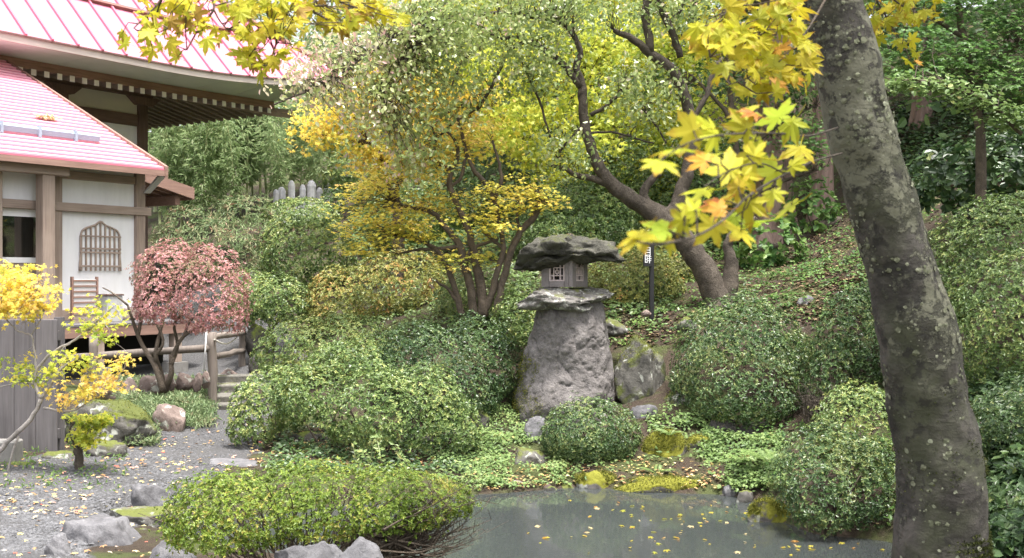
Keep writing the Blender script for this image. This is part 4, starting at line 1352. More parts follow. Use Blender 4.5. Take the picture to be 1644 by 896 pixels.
# ------------------------------------------------------------------ black signpost
sp = W(1046, 500, 14.5)
sg = empty("signpost", tuple(sp), 0.15, "slim black signpost with small white lettering beside the lantern", "sign")
s = mpp(14.5)
bevel(Build().box(-.028, .028, -.028, .028, -.1, .97).build("post", BLACK, sg), .004)
brd = bevel(Build().box(-.125, -.005, -.058, -.034, (500 - 428) * s, (500 - 396) * s + .05).build("name_board", BLACK, sg), .003)
B = Build()
for cz, strokes in (((500 - 404) * s, [(-.035, -.035, -.05, .05, 0), (.03, .03, -.05, .05, 0), (-.035, .03, .05, .05, 1), (-.035, .03, .018, .018, 1), (-.035, .03, -.014, -.014, 1), (-.035, .03, -.048, -.048, 1)]),
                    ((500 - 416.5) * s, [(-.035, -.035, -.04, .045, 0), (-.01, -.01, -.04, .045, 0), (-.035, -.01, .045, .045, 1), (-.035, -.01, .0, .0, 1), (-.035, -.01, -.04, -.04, 1), (.005, .038, .035, .035, 1), (0.0, .042, .008, .008, 1), (.005, .038, -.018, -.018, 1), (.022, .022, -.048, .05, 0)])):
    for k, (x0, x1, z0, z1, hor) in enumerate(strokes):
        w = .0045
        B.box(-.066 + x0 - w, -.066 + x1 + w, -.0605 - k * .0004, -.0585, cz + z0 - w, cz + z1 + w)
B.build("lettering", WHITE, brd)

# ------------------------------------------------------------------ row of pale memorial stones up the bank
for i, px in enumerate((443, 452, 468, 486, 500, 513, 527)):
    d = 26.5 + .25 * (i % 2)
    h = (34, 42, 46, 44, 46, 40, 44)[i] * mpp(d)
    b0 = W(px, 338, d)
    t = empty("memorial_stone", tuple(b0), 0.1 * ((i % 3) - 1), ("half hidden pale memorial stone at the left end of the row on the bank", "second pale memorial stone from the left end of the row", "third pale memorial stone, slightly lower than its right neighbour", "greyish fourth memorial stone of the row on the bank",
              "bright white memorial stone in the middle right of the row", "sixth memorial stone from the left, shorter than both neighbours", "pale memorial stone at the right end beside the dark round shrub")[i], "memorial stone", "pale memorial stones on the bank")
    w = (.07, .10, .085, .075, .11, .08, .095)[i]
    h *= (1, .9, 1.05, .95, 1.05, .92, 1.0)[i]
    pr = [(w * 1.5, -.3), (w * 1.5, .10), (w, .11), (w, h * .72), (w * 1.05, h * .8), (w * .8, h * .92), (w * .35, h)]
    B = Build()
    B.tube([(0, 0, z) for _, z in pr], [r for r, _ in pr], 10)
    B.build("shaft", TOMB, t, False)
    B = Build()
    B.box(-w * 2.1, w * 2.1, -w * 2.1, w * 2.1, -.5, -.02)
    B.build("plinth", TOMB, t)

# ------------------------------------------------------------------ shrubs
def lobe_px(x0, x1, y0, y1, d, deep=.85):
    """ellipsoid lobe that fills the photo box at distance d"""
    c = W((x0 + x1) / 2, y0, d)
    w, h = (x1 - x0) * mpp(d), (y1 - y0) * mpp(d)
    return dict(c=np.array((c[0], d, c[2] - h * .58)), r=np.array((w / 2, w * deep / 2, h * .58)), rd=h * .42)


def lobe_uv(rng, L, n, zmin):
    u = rand_dirs(rng, int(n * 1.6))
    u = u[u[:, 2] > zmin][:n]
    r = np.tile(L["r"], (len(u), 1))
    r[u[:, 2] < 0, 2] = L["rd"]
    return u, r


def inside_any(P, lobes, skip, shrink=.93):
    out = np.zeros(len(P), bool)
    for k, L in enumerate(lobes):
        if k == skip: continue
        q = P - L["c"]
        rz = np.where(q[:, 2] > 0, L["r"][2], L["rd"])
        e = (q[:, 0] / L["r"][0]) ** 2 + (q[:, 1] / L["r"][1]) ** 2 + (q[:, 2] / rz) ** 2
        out |= e < shrink ** 2
    return out


NLEAF = 0


def shrub(name, label, lobes, mat, leaf=.045, dens=1.0, seed=1, cat="shrub", group=None, bumpy=0.102, tmpl=None, tuft=4, zmin=-.75, stems=5, gap=.10, shell=.06, tint_mu=.5, tint_sd=.30, stem_mat=None, patch=.34, erect=.55, base=None, back=True):
    """rounded shrub: sprigs of leaves over uneven lobes, sparser leaves inside, woody stems"""
    global NLEAF
    rng = np.random.default_rng(seed)
    tmpl = tmpl or T_SIMPLE
    c0 = np.mean([L["c"] for L in lobes], axis=0)
    zb = min(L["c"][2] - L["rd"] for L in lobes)
    if base is None:
        base = (c0[0], c0[1], zb)
    root = empty(name, tuple(base), 0, label, cat, group)
    base = np.array(base)
    parts = []
    for k, L in enumerate(lobes):
        rx, ry, rz = L["r"]
        area = 2 * math.pi * ((rx * ry) ** 1.6 / 3 + (rx * (rz + L["rd"]) / 2) ** 1.6 / 3 + (ry * (rz + L["rd"]) / 2) ** 1.6 / 3) ** (1 / 1.6) * 1.5
        n = int(area / (leaf * leaf * .30 * tuft) * 1.15 * dens)
        for layer in (0, 1):
            nn_ = n if layer == 0 else int(n * .30)
            u, r = lobe_uv(rng, L, nn_, zmin)
            q = u * r
            nrm = u / r
            nrm /= np.linalg.norm(nrm, axis=1)[:, None]
            P = L["c"] + q
            bmp = lump(P, seed + k, 2.4 / max(.4, rx)) * bumpy + lump(P, seed + 7 + k, 9.0) * bumpy * .35
            dep = np.abs(rng.normal(0, shell, len(P))) if layer == 0 else rng.uniform(.12, .30, len(P))
            P = L["c"] + q * (1 + bmp - dep)[:, None]
            if layer == 0:
                P += nrm * (rng.exponential(.022, len(P)) * (rng.random(len(P)) < .3))[:, None]
            ok = ~inside_any(P, lobes, k)
            if gap:
                ok &= lump(P, seed + 3, 6.0) > -1 + gap
            if back:                      # far side of the plant: half the leaves
                ok &= (nrm[:, 1] < .35) | (rng.random(len(P)) < .2)
            P, nrm = P[ok], nrm[ok]
            m = len(P)
            if m == 0: continue
            mu = tint_mu + patch * lump(P, seed + 11, 3.0) + rng.normal(0, tint_sd * .6, m)
            t0 = rand_dirs(rng, m)
            t0 -= nrm * np.sum(t0 * nrm, 1)[:, None]
            t0 /= np.linalg.norm(t0, axis=1)[:, None] + 1e-9
            b0 = np.cross(nrm, t0)
            up = nrm * .8 + np.array((0, 0, .35))
            for j in range(tuft):
                a = j * 6.283 / tuft + rng.normal(0, .4, m)
                dirn = t0 * np.cos(a)[:, None] + b0 * np.sin(a)[:, None] + up * (erect + rng.normal(0, .35, m))[:, None]
                bn = up - dirn * .35 + rand_dirs(rng, m) * .38
                sz = leaf * rng.uniform(.7, 1.25, m) * (1.0 if layer == 0 else 1.5)
                parts.append(blades(P, bn, dirn, sz, np.clip(mu + rng.normal(0, tint_sd * .6, m), 0, 1), tmpl))
    V, F, T = join_blades(parts)
    NLEAF += len(V) // len(tmpl[0])
    link("foliage", np_mesh("foliage", V - base, F, mat, tint=T), root)
    if stems:
        B = Build()
        for k in range(stems * len(lobes)):
            L = lobes[k % len(lobes)]
            u = rand_dirs(rng, 1)[0]
            u[2] = abs(u[2]) * .5
            e = L["c"] + u * L["r"] * .8 - base
            s0 = (L["c"] - base) * (1, 1, 0) * .6 + np.array((rng.normal(0, .06), rng.normal(0, .06), -.08))
            mid = (s0 + e) / 2 + rng.normal(0, .04, 3) + (0, 0, .03)
            B.tube(smooth_path([s0, mid, e], 3), np.linspace(.016, .005, 7), 5)
        B.build("stem", stem_mat or BARK_D, root, True)
    return root


L_ = lobe_px
# middle of the garden
shrub("azalea", "large spreading light green azalea beneath the dark one, sprawling towards the path", [L_(484, 640, 545, 690, 12.6), L_(600, 755, 582, 735, 12.4), L_(520, 690, 596, 735, 12.1), L_(440, 560, 588, 690, 12.3), L_(690, 770, 640, 735, 12.3)], GREEN_A, 0.035, .95, 1, gap=.28, tint_mu=.54, bumpy=.15, zmin=-.6)
shrub("azalea", "light green azalea lobe hanging over the path edge beside the stone steps", [L_(384, 500, 588, 700, 12.8), L_(364, 450, 612, 720, 12.5)], GREEN_A, 0.035, .95, 2, gap=.22, tint_mu=.66, bumpy=.12)
shrub("azalea", "flat-topped green azalea behind the spreading one, near the dark retaining stones", [L_(412, 560, 512, 620, 14.6), L_(480, 640, 505, 610, 14.9)], GREEN_A, 0.038, 1.0, 3, tint_mu=.74, bumpy=0.131)
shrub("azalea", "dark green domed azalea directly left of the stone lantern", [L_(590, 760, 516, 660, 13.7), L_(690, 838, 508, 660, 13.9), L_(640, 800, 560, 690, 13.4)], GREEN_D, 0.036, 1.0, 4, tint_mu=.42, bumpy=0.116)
shrub("azalea", "yellowing broad azalea mound under the multi-stemmed yellow maple", [L_(488, 640, 425, 545, 17.8), L_(560, 730, 400, 530, 17.6)], GREEN_Y, 0.050, 1.0, 5, bumpy=0.116)
shrub("azalea", "round mid green shrub above the yellowing mound at the bank", [L_(418, 570, 332, 480, 20.5)], GREEN_A, 0.056, 1.0, 6, tint_mu=.6, bumpy=.10)
shrub("azalea", "low clipped green hedge shrub behind the red dome shrub", [L_(376, 500, 440, 530, 17.6), L_(355, 440, 432, 520, 18.3)], GREEN_A, 0.044, 1.0, 7, tint_mu=.62, bumpy=0.087)
shrub("feathery_shrub", "feathery grey green and brownish shrub behind the entrance wing", [L_(248, 360, 330, 440, 22), L_(318, 472, 314, 440, 22.5), L_(270, 420, 350, 450, 21.5)], GREEN_B, .10, .9, 8, bumpy=.12, tmpl=T_NARROW, erect=.9)
shrub("azalea", "small dark round shrub at the right end of the memorial stones", [L_(514, 556, 302, 344, 25)], GREEN_D, 0.056, 1.0, 9)
shrub("azalea", "low pale shrub below the memorial stones on the bank", [L_(420, 545, 318, 372, 24.5)], GREEN_A, 0.060, 1.0, 10, tint_mu=.7)
shrub("azalea", "small round clipped azalea in front of the lantern pedestal", [L_(868, 1027, 640, 745, 12.3, .9)], GREEN_D, 0.029, 1.15, 11, tint_mu=.62, bumpy=0.065, shell=.03)
shrub("azalea", "big round glossy azalea right of the lantern and tall boulder", [L_(1076, 1302, 474, 690, 13.2, .9), L_(1110, 1290, 560, 690, 12.8)], GREEN_D, 0.035, 1.0, 12, tint_mu=.62, bumpy=.11, gap=.12)
shrub("azalea", "green azalea between the round azalea and the leaning trunk", [L_(1304, 1440, 462, 630, 12.4), L_(1350, 1460, 440, 610, 12.8), L_(1296, 1372, 560, 655, 12.2)], GREEN_D, 0.038, 1.0, 13, tint_mu=.55, bumpy=.12, gap=.15)
shrub("azalea", "light green clipped azalea left of the leaning trunk", [L_(1300, 1455, 614, 760, 10.2), L_(1380, 1480, 650, 780, 10.0)], GREEN_A, 0.030, 1.0, 14, tint_mu=.66, bumpy=0.072)
shrub("azalea", "azalea overhanging the right edge of the pond", [L_(1240, 1400, 680, 832, 9.7), L_(1320, 1440, 700, 858, 9.5), L_(1262, 1380, 740, 858, 9.4)], GREEN_D, 0.029, .95, 15, tint_mu=.66, bumpy=0.131, gap=.15)
shrub("azalea", "great clipped azalea dome at the right edge behind the trunk", [L_(1478, 1760, 308, 560, 11.4, .9), L_(1520, 1800, 392, 660, 10.6)], GREEN_A, 0.034, 1.0, 16, tint_mu=.5, bumpy=0.072)
shrub("azalea", "smaller azalea at the right edge below the great dome", [L_(1560, 1720, 606, 740, 8.6)], GREEN_D, 0.029, 1.0, 17, tint_mu=.6, bumpy=0.087)
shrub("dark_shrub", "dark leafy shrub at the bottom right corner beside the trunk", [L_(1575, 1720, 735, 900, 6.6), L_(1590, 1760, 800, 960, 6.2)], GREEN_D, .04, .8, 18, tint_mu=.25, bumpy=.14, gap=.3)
shrub("azalea", "green mound on the slope behind the lantern cap", [L_(858, 1040, 282, 450, 19.2), L_(820, 940, 320, 450, 18.8)], GREEN_A, 0.050, 1.0, 19, tint_mu=.42, bumpy=0.087)
shrub("azalea", "yellowish green mound behind the black signpost", [L_(930, 1100, 400, 515, 16.4), L_(1010, 1130, 350, 500, 17.2)], GREEN_Y, 0.044, 1.0, 20, tint_mu=.28, bumpy=0.116)
shrub("azalea", "pale green mound between the lantern and the multi-stemmed maple", [L_(790, 880, 462, 570, 14.8), L_(700, 830, 430, 540, 16.2)], GREEN_A, 0.040, 1.0, 21, tint_mu=.6, bumpy=0.116)
shrub("azalea", "green shrub mass high on the slope behind the forked tree", [L_(930, 1080, 225, 330, 21.5), L_(1000, 1160, 260, 400, 20.5)], GREEN_A, 0.060, 1.0, 22, tint_mu=.4, bumpy=.1)
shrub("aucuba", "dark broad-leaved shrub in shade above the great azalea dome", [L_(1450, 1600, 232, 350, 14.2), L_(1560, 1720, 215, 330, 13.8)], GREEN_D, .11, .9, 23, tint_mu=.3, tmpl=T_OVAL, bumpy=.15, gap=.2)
shrub("leafy_shrub", "broad-leaved green undergrowth shrub at the foot of the cedar", [L_(1165, 1290, 345, 440, 17.5)], GREEN_M, .10, .55, 24, tint_mu=.6, tmpl=T_OVAL, bumpy=.2, gap=.45)
shrub("leafy_shrub", "broad-leaved green bush between the cedar trunk and the leaning trunk", [L_(1255, 1345, 295, 380, 18.5)], GREEN_M, .10, .55, 28, tint_mu=.6, tmpl=T_OVAL, bumpy=.2, gap=.45)
shrub("azalea", "mid green mound on the slope seen through the multi-stemmed maple", [L_(585, 740, 268, 430, 22.5)], GREEN_A, .075, 1.0, 29, tint_mu=.5, bumpy=.1)
shrub("azalea", "dark green mound behind the stems of the multi-stemmed maple", [L_(700, 870, 232, 400, 23.5)], GREEN_D, .08, 1.0, 30, tint_mu=.6, bumpy=.1)
shrub("azalea", "pale green mound behind the orange yellow maple on the upper bank", [L_(520, 650, 225, 330, 26.5)], GREEN_A, .09, 1.0, 33, tint_mu=.65, bumpy=.1)
db = W(1318, 668, 12.0)
dbr = empty("dead_bush", tuple(db), 0, "tangle of bare grey twigs right of the round glossy azalea", "bush")
rng = np.random.default_rng(27)
B = Build()
for k in range(150):
    e = W(rng.uniform(1280, 1345), rng.uniform(608, 668), 12.0 + rng.normal(0, .12))
    s0 = db + rng.normal(0, .07, 3) * (1, 1, .3)
    mid = (s0 + e) / 2 + rng.normal(0, .07, 3)
    B.tube(smooth_path([s0, mid, e], 3) - db, np.linspace(.006, .002, 7), 4, cap=False)
B.build("twig", BARK, dbr)
# red dome shrub with bare stems
rb = W(262, 628, 14.7)
rd = shrub("spindle_shrub", "red and pink domed shrub with bare dark stems before the entrance wing", [L_(214, 330, 388, 530, 14.8), L_(270, 398, 396, 532, 14.6), L_(300, 400, 440, 545, 14.5), L_(222, 310, 420, 530, 14.6)], PINK, .034, 1.0, 25, bumpy=.17, tint_mu=.55, patch=.45, stems=0, base=tuple(rb), gap=.30)
for pts in ([(262, 628, 6), (250, 590, 5), (235, 565, 4), (222, 540, 3.5), (205, 490, 2)], [(262, 628, 6), (258, 600, 5), (250, 570, 4), (258, 530, 3), (265, 500, 2)], [(264, 628, 6), (275, 600, 5), (276, 575, 4), (295, 540, 3), (330, 520, 2)],
            [(275, 585, 4), (285, 555, 3), (280, 520, 2.4), (300, 500, 2)], [(222, 540, 3), (228, 500, 3), (232, 470, 2)], [(205, 490, 2), (180, 470, 1.4), (165, 462, 1)], [(250, 572, 3), (262, 545, 2.4), (240, 500, 2)], [(295, 540, 3), (310, 510, 2), (350, 500, 1.5)]):
    Q = smooth_path([np.r_[W(a, b_, 14.6 + .1 * math.sin(a)), r * mpp(14.6)] for a, b_, r in pts], 4)
    Build().tube(Q[:, :3] - rb, Q[:, 3], 6).build("stem", BARK_D, rd, True)

# clipped azalea in the foreground with bare twigs at its pond end
fa_base = (-1.25, 6.7, -.05)
fa = shrub("clipped_azalea", "flat clipped yellow green azalea in the foreground with bare twigs over the pond",
           [L_(262, 470, 752, 902, 6.55, .8), L_(380, 600, 742, 880, 6.7, .8), L_(500, 730, 748, 862, 6.75, .8), L_(640, 762, 764, 838, 6.8, .8)], GREEN_F, .020, .95, 31, bumpy=0.131, tint_mu=.52, shell=.08, tuft=4, stems=0, base=fa_base, erect=.8, zmin=-.55)
rng = np.random.default_rng(314)
B = Build()
for k in range(110):
    px = rng.uniform(285, 640)
    e = W(px + rng.normal(0, 40), rng.uniform(765, 840), 6.7 + rng.normal(0, .18))
    s0 = np.array((-1.3 + (px - 480) / 480 * .8, 6.65 + rng.normal(0, .1), -.05 + rng.normal(0, .03)))
    mid = (s0 + e) / 2 + rng.normal(0, .05, 3)
    B.tube(smooth_path([s0, mid, e], 3) - fa_base, np.linspace(.007, .002, 7), 4, cap=False)
for k in range(95):
    s0 = W(rng.uniform(560, 640), rng.uniform(845, 905), 6.6 + rng.normal(0, .1))
    e = W(rng.uniform(660, 775), rng.uniform(785, 880), 6.75 + rng.normal(0, .15))
    mid = (s0 + e) / 2 + np.array((0, 0, -.05)) + rng.normal(0, .035, 3)
    Q = smooth_path([s0, mid, e], 4)
    B.tube(Q - fa_base, np.linspace(.0075, .0018, len(Q)), 4, cap=False)
    for _ in range(3):
        q = Q[rng.integers(3, len(Q))]
        B.tube(np.array([q, q + rng.normal(0, .04, 3) + (.03, 0, .05), q + rng.normal(0, .06, 3) + (.06, 0, .10)]) - fa_base, [.003, .002, .0012], 3, cap=False)
B.build("twig", BARK_D, fa)


# ------------------------------------------------------------------ trees
def limbs_from(polys, d, base, B, mat_sides=9, jitter=0.0, rng=None, k=4):
    """polys: lists of (px, py, radius px[, d]); adds tapered limbs, returns sample points"""
    pts = []
    for poly in polys:
        Q = []
        for q in poly:
            dd = q[3] if len(q) > 3 else d
            Q.append(np.r_[W(q[0], q[1], dd), q[2] * mpp(dd)])
        Q = smooth_path(Q, k)
        if jitter and rng is not None:
            Q[1:-1, :3] += rng.normal(0, jitter, (len(Q) - 2, 3))
        B.tube(Q[:, :3] - base, np.maximum(Q[:, 3], .003), mat_sides, rough=.05, rng=rng)
        pts.append(Q)
    return np.concatenate(pts)


def cloud_px(x0, x1, y0, y1, d, dd):
    c = W((x0 + x1) / 2, (y0 + y1) / 2, d)
    return c, np.array(((x1 - x0) / 2 * mpp(d), dd, (y1 - y0) / 2 * mpp(d)))


def crown(rng, clouds, n_anchor, per, spread, leaf, mat, base, limb_pts, B=None, tmpl=None, tint=(.5, .22), up=.8, droop=0.0, twig=.006, root=None, name="crown", tintf=None, maxr=4.0, twig_frac=1.0):
    """leaf sprays around anchors scattered in the clouds; a twig runs from the nearest limb to each anchor"""
    global NLEAF
    tmpl = tmpl or T_MAPLE
    vol = np.array([np.prod(r) for _, r in clouds]) ** .75
    vol /= vol.sum()
    A = []
    for (c, r), v in zip(clouds, vol):
        m = max(1, int(round(n_anchor * v)))
        u = rand_dirs(rng, m) * (rng.random(m) ** (1 / 2.4))[:, None]
        A.append(c + u * r)
    A = np.concatenate(A)
    m = len(A)
    k = np.maximum(1, rng.poisson(per, m))
    idx = np.repeat(np.arange(m), k)
    n = len(idx)
    P = A[idx] + rng.normal(0, 1, (n, 3)) * spread
    nb = rand_dirs(rng, n) * (1 - up) * 1.6 + np.array((0, -.15, up))
    td = rand_dirs(rng, n) + np.array((0, 0, -droop))
    at = np.clip(tint[0] + rng.normal(0, tint[1], m), 0, 1)
    T = at[idx] + rng.normal(0, tint[1] * .5, n)
    if tintf is not None: T = T + tintf(P)
    V, F, TT = blades(P - base, nb, td, leaf * rng.uniform(.65, 1.25, n), np.clip(T, 0, 1), tmpl)
    NLEAF += n
    link(name, np_mesh(name, V, F, mat, tint=TT), root)
    if B is not None and limb_pts is not None:
        for a in A[rng.random(m) < twig_frac]:
            dist = np.linalg.norm(limb_pts[:, :3] - a, axis=1) + rng.random(len(limb_pts)) * .12
            j = int(np.argmin(dist))
            s0 = limb_pts[j, :3]
            if dist[j] > maxr:
                s0 = a + (s0 - a) / dist[j] * maxr * .6
            mid = (s0 + a) / 2 + rng.normal(0, .05, 3) * min(1, dist[j]) + (0, 0, .04)
            B.tube(np.array([s0, (s0 + mid) / 2 + rng.normal(0, .015, 3), mid, (mid + a) / 2 + rng.normal(0, .015, 3), a]) - base, np.linspace(min(twig, limb_pts[j, 3]), twig * .3, 5), 4, cap=False)
    return A


def tree(name, label, cat="tree", base=(0, 0, 0), group=None):
    return empty(name, tuple(base), 0, label, cat, group)


# forked grey tree in the middle
rng = np.random.default_rng(101)
D2 = 15.5
b2 = W(1158, 500, D2)
t2 = tree("forked_tree", "crooked forked tree with rough grey bark and fading grey green leaves right of the lantern", base=b2)
B2 = Build()
L2 = [[(1158, 505, 34), (1150, 475, 27), (1135, 440, 23), (1112, 405, 21), (1085, 372, 22), (1060, 350, 23), (1035, 332, 17), (1000, 311, 15), (975, 288, 13), (955, 255, 11), (941, 210, 10), (936, 165, 9), (934, 135, 8.5), (925, 108, 7), (932, 80, 6), (908, 42, 4.5), (870, 30, 3)],
      [(1062, 352, 16), (1085, 335, 15), (1096, 300, 13), (1106, 262, 12), (1112, 225, 11), (1108, 190, 10), (1098, 150, 10), (1080, 112, 9), (1045, 86, 8.5), (1010, 60, 6.5), (985, 48, 4)],
      [(1044, 84, 8), (1040, 50, 8), (1036, 20, 8), (1045, -25, 8), (1050, -80, 6)], [(1092, 92, 6.5), (1078, 50, 7), (1062, 15, 7), (1050, -20, 8)], [(1045, 5, 6), (1020, -20, 5), (990, -60, 4)], [(1112, 62, 3.5), (1112, 30, 3.8), (1118, -15, 4)], [(1070, 40, 3), (1092, 15, 3.5), (1100, -20, 3)],
      [(1112, 195, 5), (1135, 150, 5), (1142, 125, 5), (1160, 92, 4)], [(1040, 334, 10), (1034, 308, 8.5), (1046, 288, 7.5), (1060, 278, 6)], [(985, 300, 9), (958, 288, 7), (925, 282, 5), (905, 270, 4), (880, 265, 2.5)],
      [(1160, 505, 22), (1172, 455, 17), (1174, 420, 12), (1168, 392, 9), (1185, 370, 7), (1215, 350, 5)], [(934, 140, 8), (905, 105, 6.5), (872, 78, 5), (850, 66, 4), (820, 80, 3.5), (802, 112, 3), (775, 165, 3.2), (760, 178, 3.2), (735, 192, 3.2), (712, 212, 2.6), (700, 228, 2)],
      [(868, 76, 3.5), (830, 60, 3.2), (800, 60, 3), (740, 30, 2.6), (690, 30, 2.3)], [(862, 30, 3), (800, 20, 3), (700, 40, 3), (640, 62, 3, 14.5), (590, 85, 3, 14), (555, 115, 2.6, 13.8), (505, 140, 2.2, 13.6), (440, 168, 1.8, 13.4)],
      [(655, 75, 2.5, 14.5), (630, 105, 2.2, 14.4), (605, 140, 1.8, 14.3)], [(840, 107, 2.5), (865, 160, 2.3), (885, 225, 1.8)], [(775, 70, 2.4), (740, 105, 2.2), (720, 150, 1.8), (690, 180, 1.2)], [(948, 185, 4), (975, 168, 3.5), (992, 152, 3), (1000, 130, 2)], [(938, 200, 3), (905, 235, 2.5), (895, 255, 2)],
      [(1035, 178, 2), (1055, 205, 2), (1070, 230, 1.5)], [(935, 215, 2.4), (980, 212, 2), (1020, 222, 1.8), (1050, 230, 1.5)], [(700, 45, 2.4), (672, 80, 2.2), (640, 130, 2), (600, 190, 1.4)]]
L2 = [[(q[0], q[1], q[2] * .86) + tuple(q[3:]) for q in l] for l in L2]
lp2 = limbs_from(L2, D2, b2, B2, 10, .006, rng)
cl2 = [cloud_px(440, 545, 95, 165, 13.5, .25), cloud_px(490, 590, 40, 130, 13.8, .35), cloud_px(540, 680, 40, 150, 14.2, .5), cloud_px(600, 760, 10, 110, 14.5, .6), cloud_px(560, 760, -30, 120, 14.6, .9), cloud_px(640, 880, -40, 90, 15, 1.0), cloud_px(800, 1000, -60, 70, 15.3, 1.0), cloud_px(560, 700, 90, 240, 14.4, .6), cloud_px(660, 800, 70, 200, 14.8, .7), cloud_px(780, 930, 50, 160, 15, .6),
       cloud_px(470, 570, 60, 175, 13.8, .35), cloud_px(960, 1110, 90, 210, 15.3, .6), cloud_px(600, 720, 170, 290, 14.6, .5), cloud_px(850, 960, 200, 280, 15.2, .4), cloud_px(1000, 1160, -60, 60, 15.4, .8), cloud_px(520, 640, 110, 220, 14.0, .4)]
crown(rng, cl2, 1350, 12, np.array((.16, .14, .10)), .068, DOG, b2, lp2, B2, T_OVAL, (.40, .20), up=.45, droop=.9, root=t2, tintf=lambda P: np.clip((-P[:, 0] - 1.2) * .24, -.12, .55), twig=.006)
B2.build("trunk", BARK, t2, True)

# multi-stemmed yellow maple
rng = np.random.default_rng(102)
D3 = 15.2
b3 = W(770, 508, D3)
t3 = tree("maple_tree", "small multi-stemmed maple with layered golden leaves left of the lantern", base=b3)
B3 = Build()
L3 = [[(742, 508, 6), (735, 480, 5.5), (722, 440, 5), (705, 405, 4), (672, 385, 3), (640, 378, 2)], [(763, 508, 8), (755, 460, 7.5), (746, 425, 7), (738, 395, 6), (715, 365, 5), (695, 342, 4), (655, 332, 3), (630, 325, 2)],
      [(776, 508, 9), (774, 470, 8.5), (768, 440, 8), (760, 400, 6), (752, 370, 6), (740, 340, 5), (722, 300, 5), (722, 275, 4), (690, 255, 4), (660, 245, 3)], [(775, 505, 6), (790, 470, 6), (800, 430, 5), (808, 400, 4.5), (800, 350, 4), (793, 320, 4), (775, 290, 4), (755, 262, 3.5), (742, 215, 3), (735, 190, 2)],
      [(795, 508, 7), (806, 460, 6.5), (818, 410, 6), (836, 372, 5.5), (856, 350, 5.5), (866, 326, 6), (862, 308, 4.5)], [(866, 328, 4.5), (878, 322, 4)], [(722, 276, 4), (735, 250, 3.5), (730, 225, 2.6), (710, 205, 2)], [(793, 322, 3.5), (805, 290, 3), (800, 255, 2.5), (790, 225, 2)],
      [(738, 395, 4), (700, 400, 3), (668, 402, 2.2), (640, 408, 1.6)], [(808, 398, 3), (790, 385, 2.6), (775, 372, 2)], [(746, 430, 3.5), (758, 400, 3), (800, 385, 2.4)], [(690, 256, 3), (700, 225, 2.4), (690, 200, 1.8)], [(722, 300, 3), (740, 285, 3), (748, 250, 2.5)], [(836, 372, 3), (830, 345, 2.4), (835, 325, 2)],
      [(700, 450, 2), (725, 470, 3), (742, 500, 4)]]
lp3 = limbs_from(L3, D3, b3, B3, 8, .006, rng)
cl3 = [cloud_px(545, 660, 270, 330, 15.0, .45), cloud_px(535, 650, 320, 395, 14.9, .45), cloud_px(620, 740, 225, 300, 15.2, .5), cloud_px(590, 720, 340, 392, 15.0, .45), cloud_px(752, 892, 282, 345, 15.2, .42), cloud_px(755, 830, 330, 392, 15.1, .35),
       cloud_px(700, 800, 185, 262, 15.4, .5), cloud_px(640, 760, 300, 350, 15.3, .4), cloud_px(560, 640, 380, 415, 14.9, .3), cloud_px(740, 800, 400, 430, 15.2, .25), cloud_px(690, 745, 400, 450, 15.0, .2), cloud_px(845, 890, 295, 345, 15.1, .25)]
crown(rng, cl3, 380, 15, np.array((.15, .13, .028)), .085, YEL_O, b3, lp3, B3, T_MAPLE, (.46, .20), up=.75, root=t3, tintf=lambda P: np.clip((P[:, 2] - 2.9) * .16, -.35, .2), twig=.005)
B3.build("trunk", BARK_D, t3, True)

# maples behind
rng = np.random.default_rng(103)
b4 = W(640, 420, 19.5)
b4[2] = gz(b4[0], b4[1])
t4 = tree("maple_tree", "orange yellow maple behind the grey green branches, beside the temple eave", base=b4)
B4 = Build()
lp4 = limbs_from([[(640, 470, 12), (640, 380, 10), (630, 300, 8), (600, 240, 6), (540, 215, 4), (490, 225, 2)], [(632, 310, 7), (660, 230, 5), (640, 150, 4), (610, 90, 3)], [(655, 240, 5), (720, 180, 4), (800, 140, 3)], [(600, 240, 4), (560, 180, 3), (520, 160, 2)]], 19.5, b4, B4, 8, .01, rng)
cl4 = [cloud_px(476, 590, 185, 248, 19.0, .5), cloud_px(500, 620, 140, 215, 19.2, .6), cloud_px(560, 700, 90, 200, 19.5, .8), cloud_px(640, 800, 90, 210, 19.8, .8), cloud_px(600, 720, 190, 260, 19.2, .5), cloud_px(700, 830, 170, 260, 19.6, .6), cloud_px(560, 660, 230, 300, 19.4, .5)]
crown(rng, cl4, 560, 15, np.array((.20, .18, .06)), .115, YEL_O, b4, lp4, B4, T_MAPLE, (.52, .2), up=.6, root=t4, twig=.008, twig_frac=.5)
B4.build("trunk", BARK_D, t4, True)

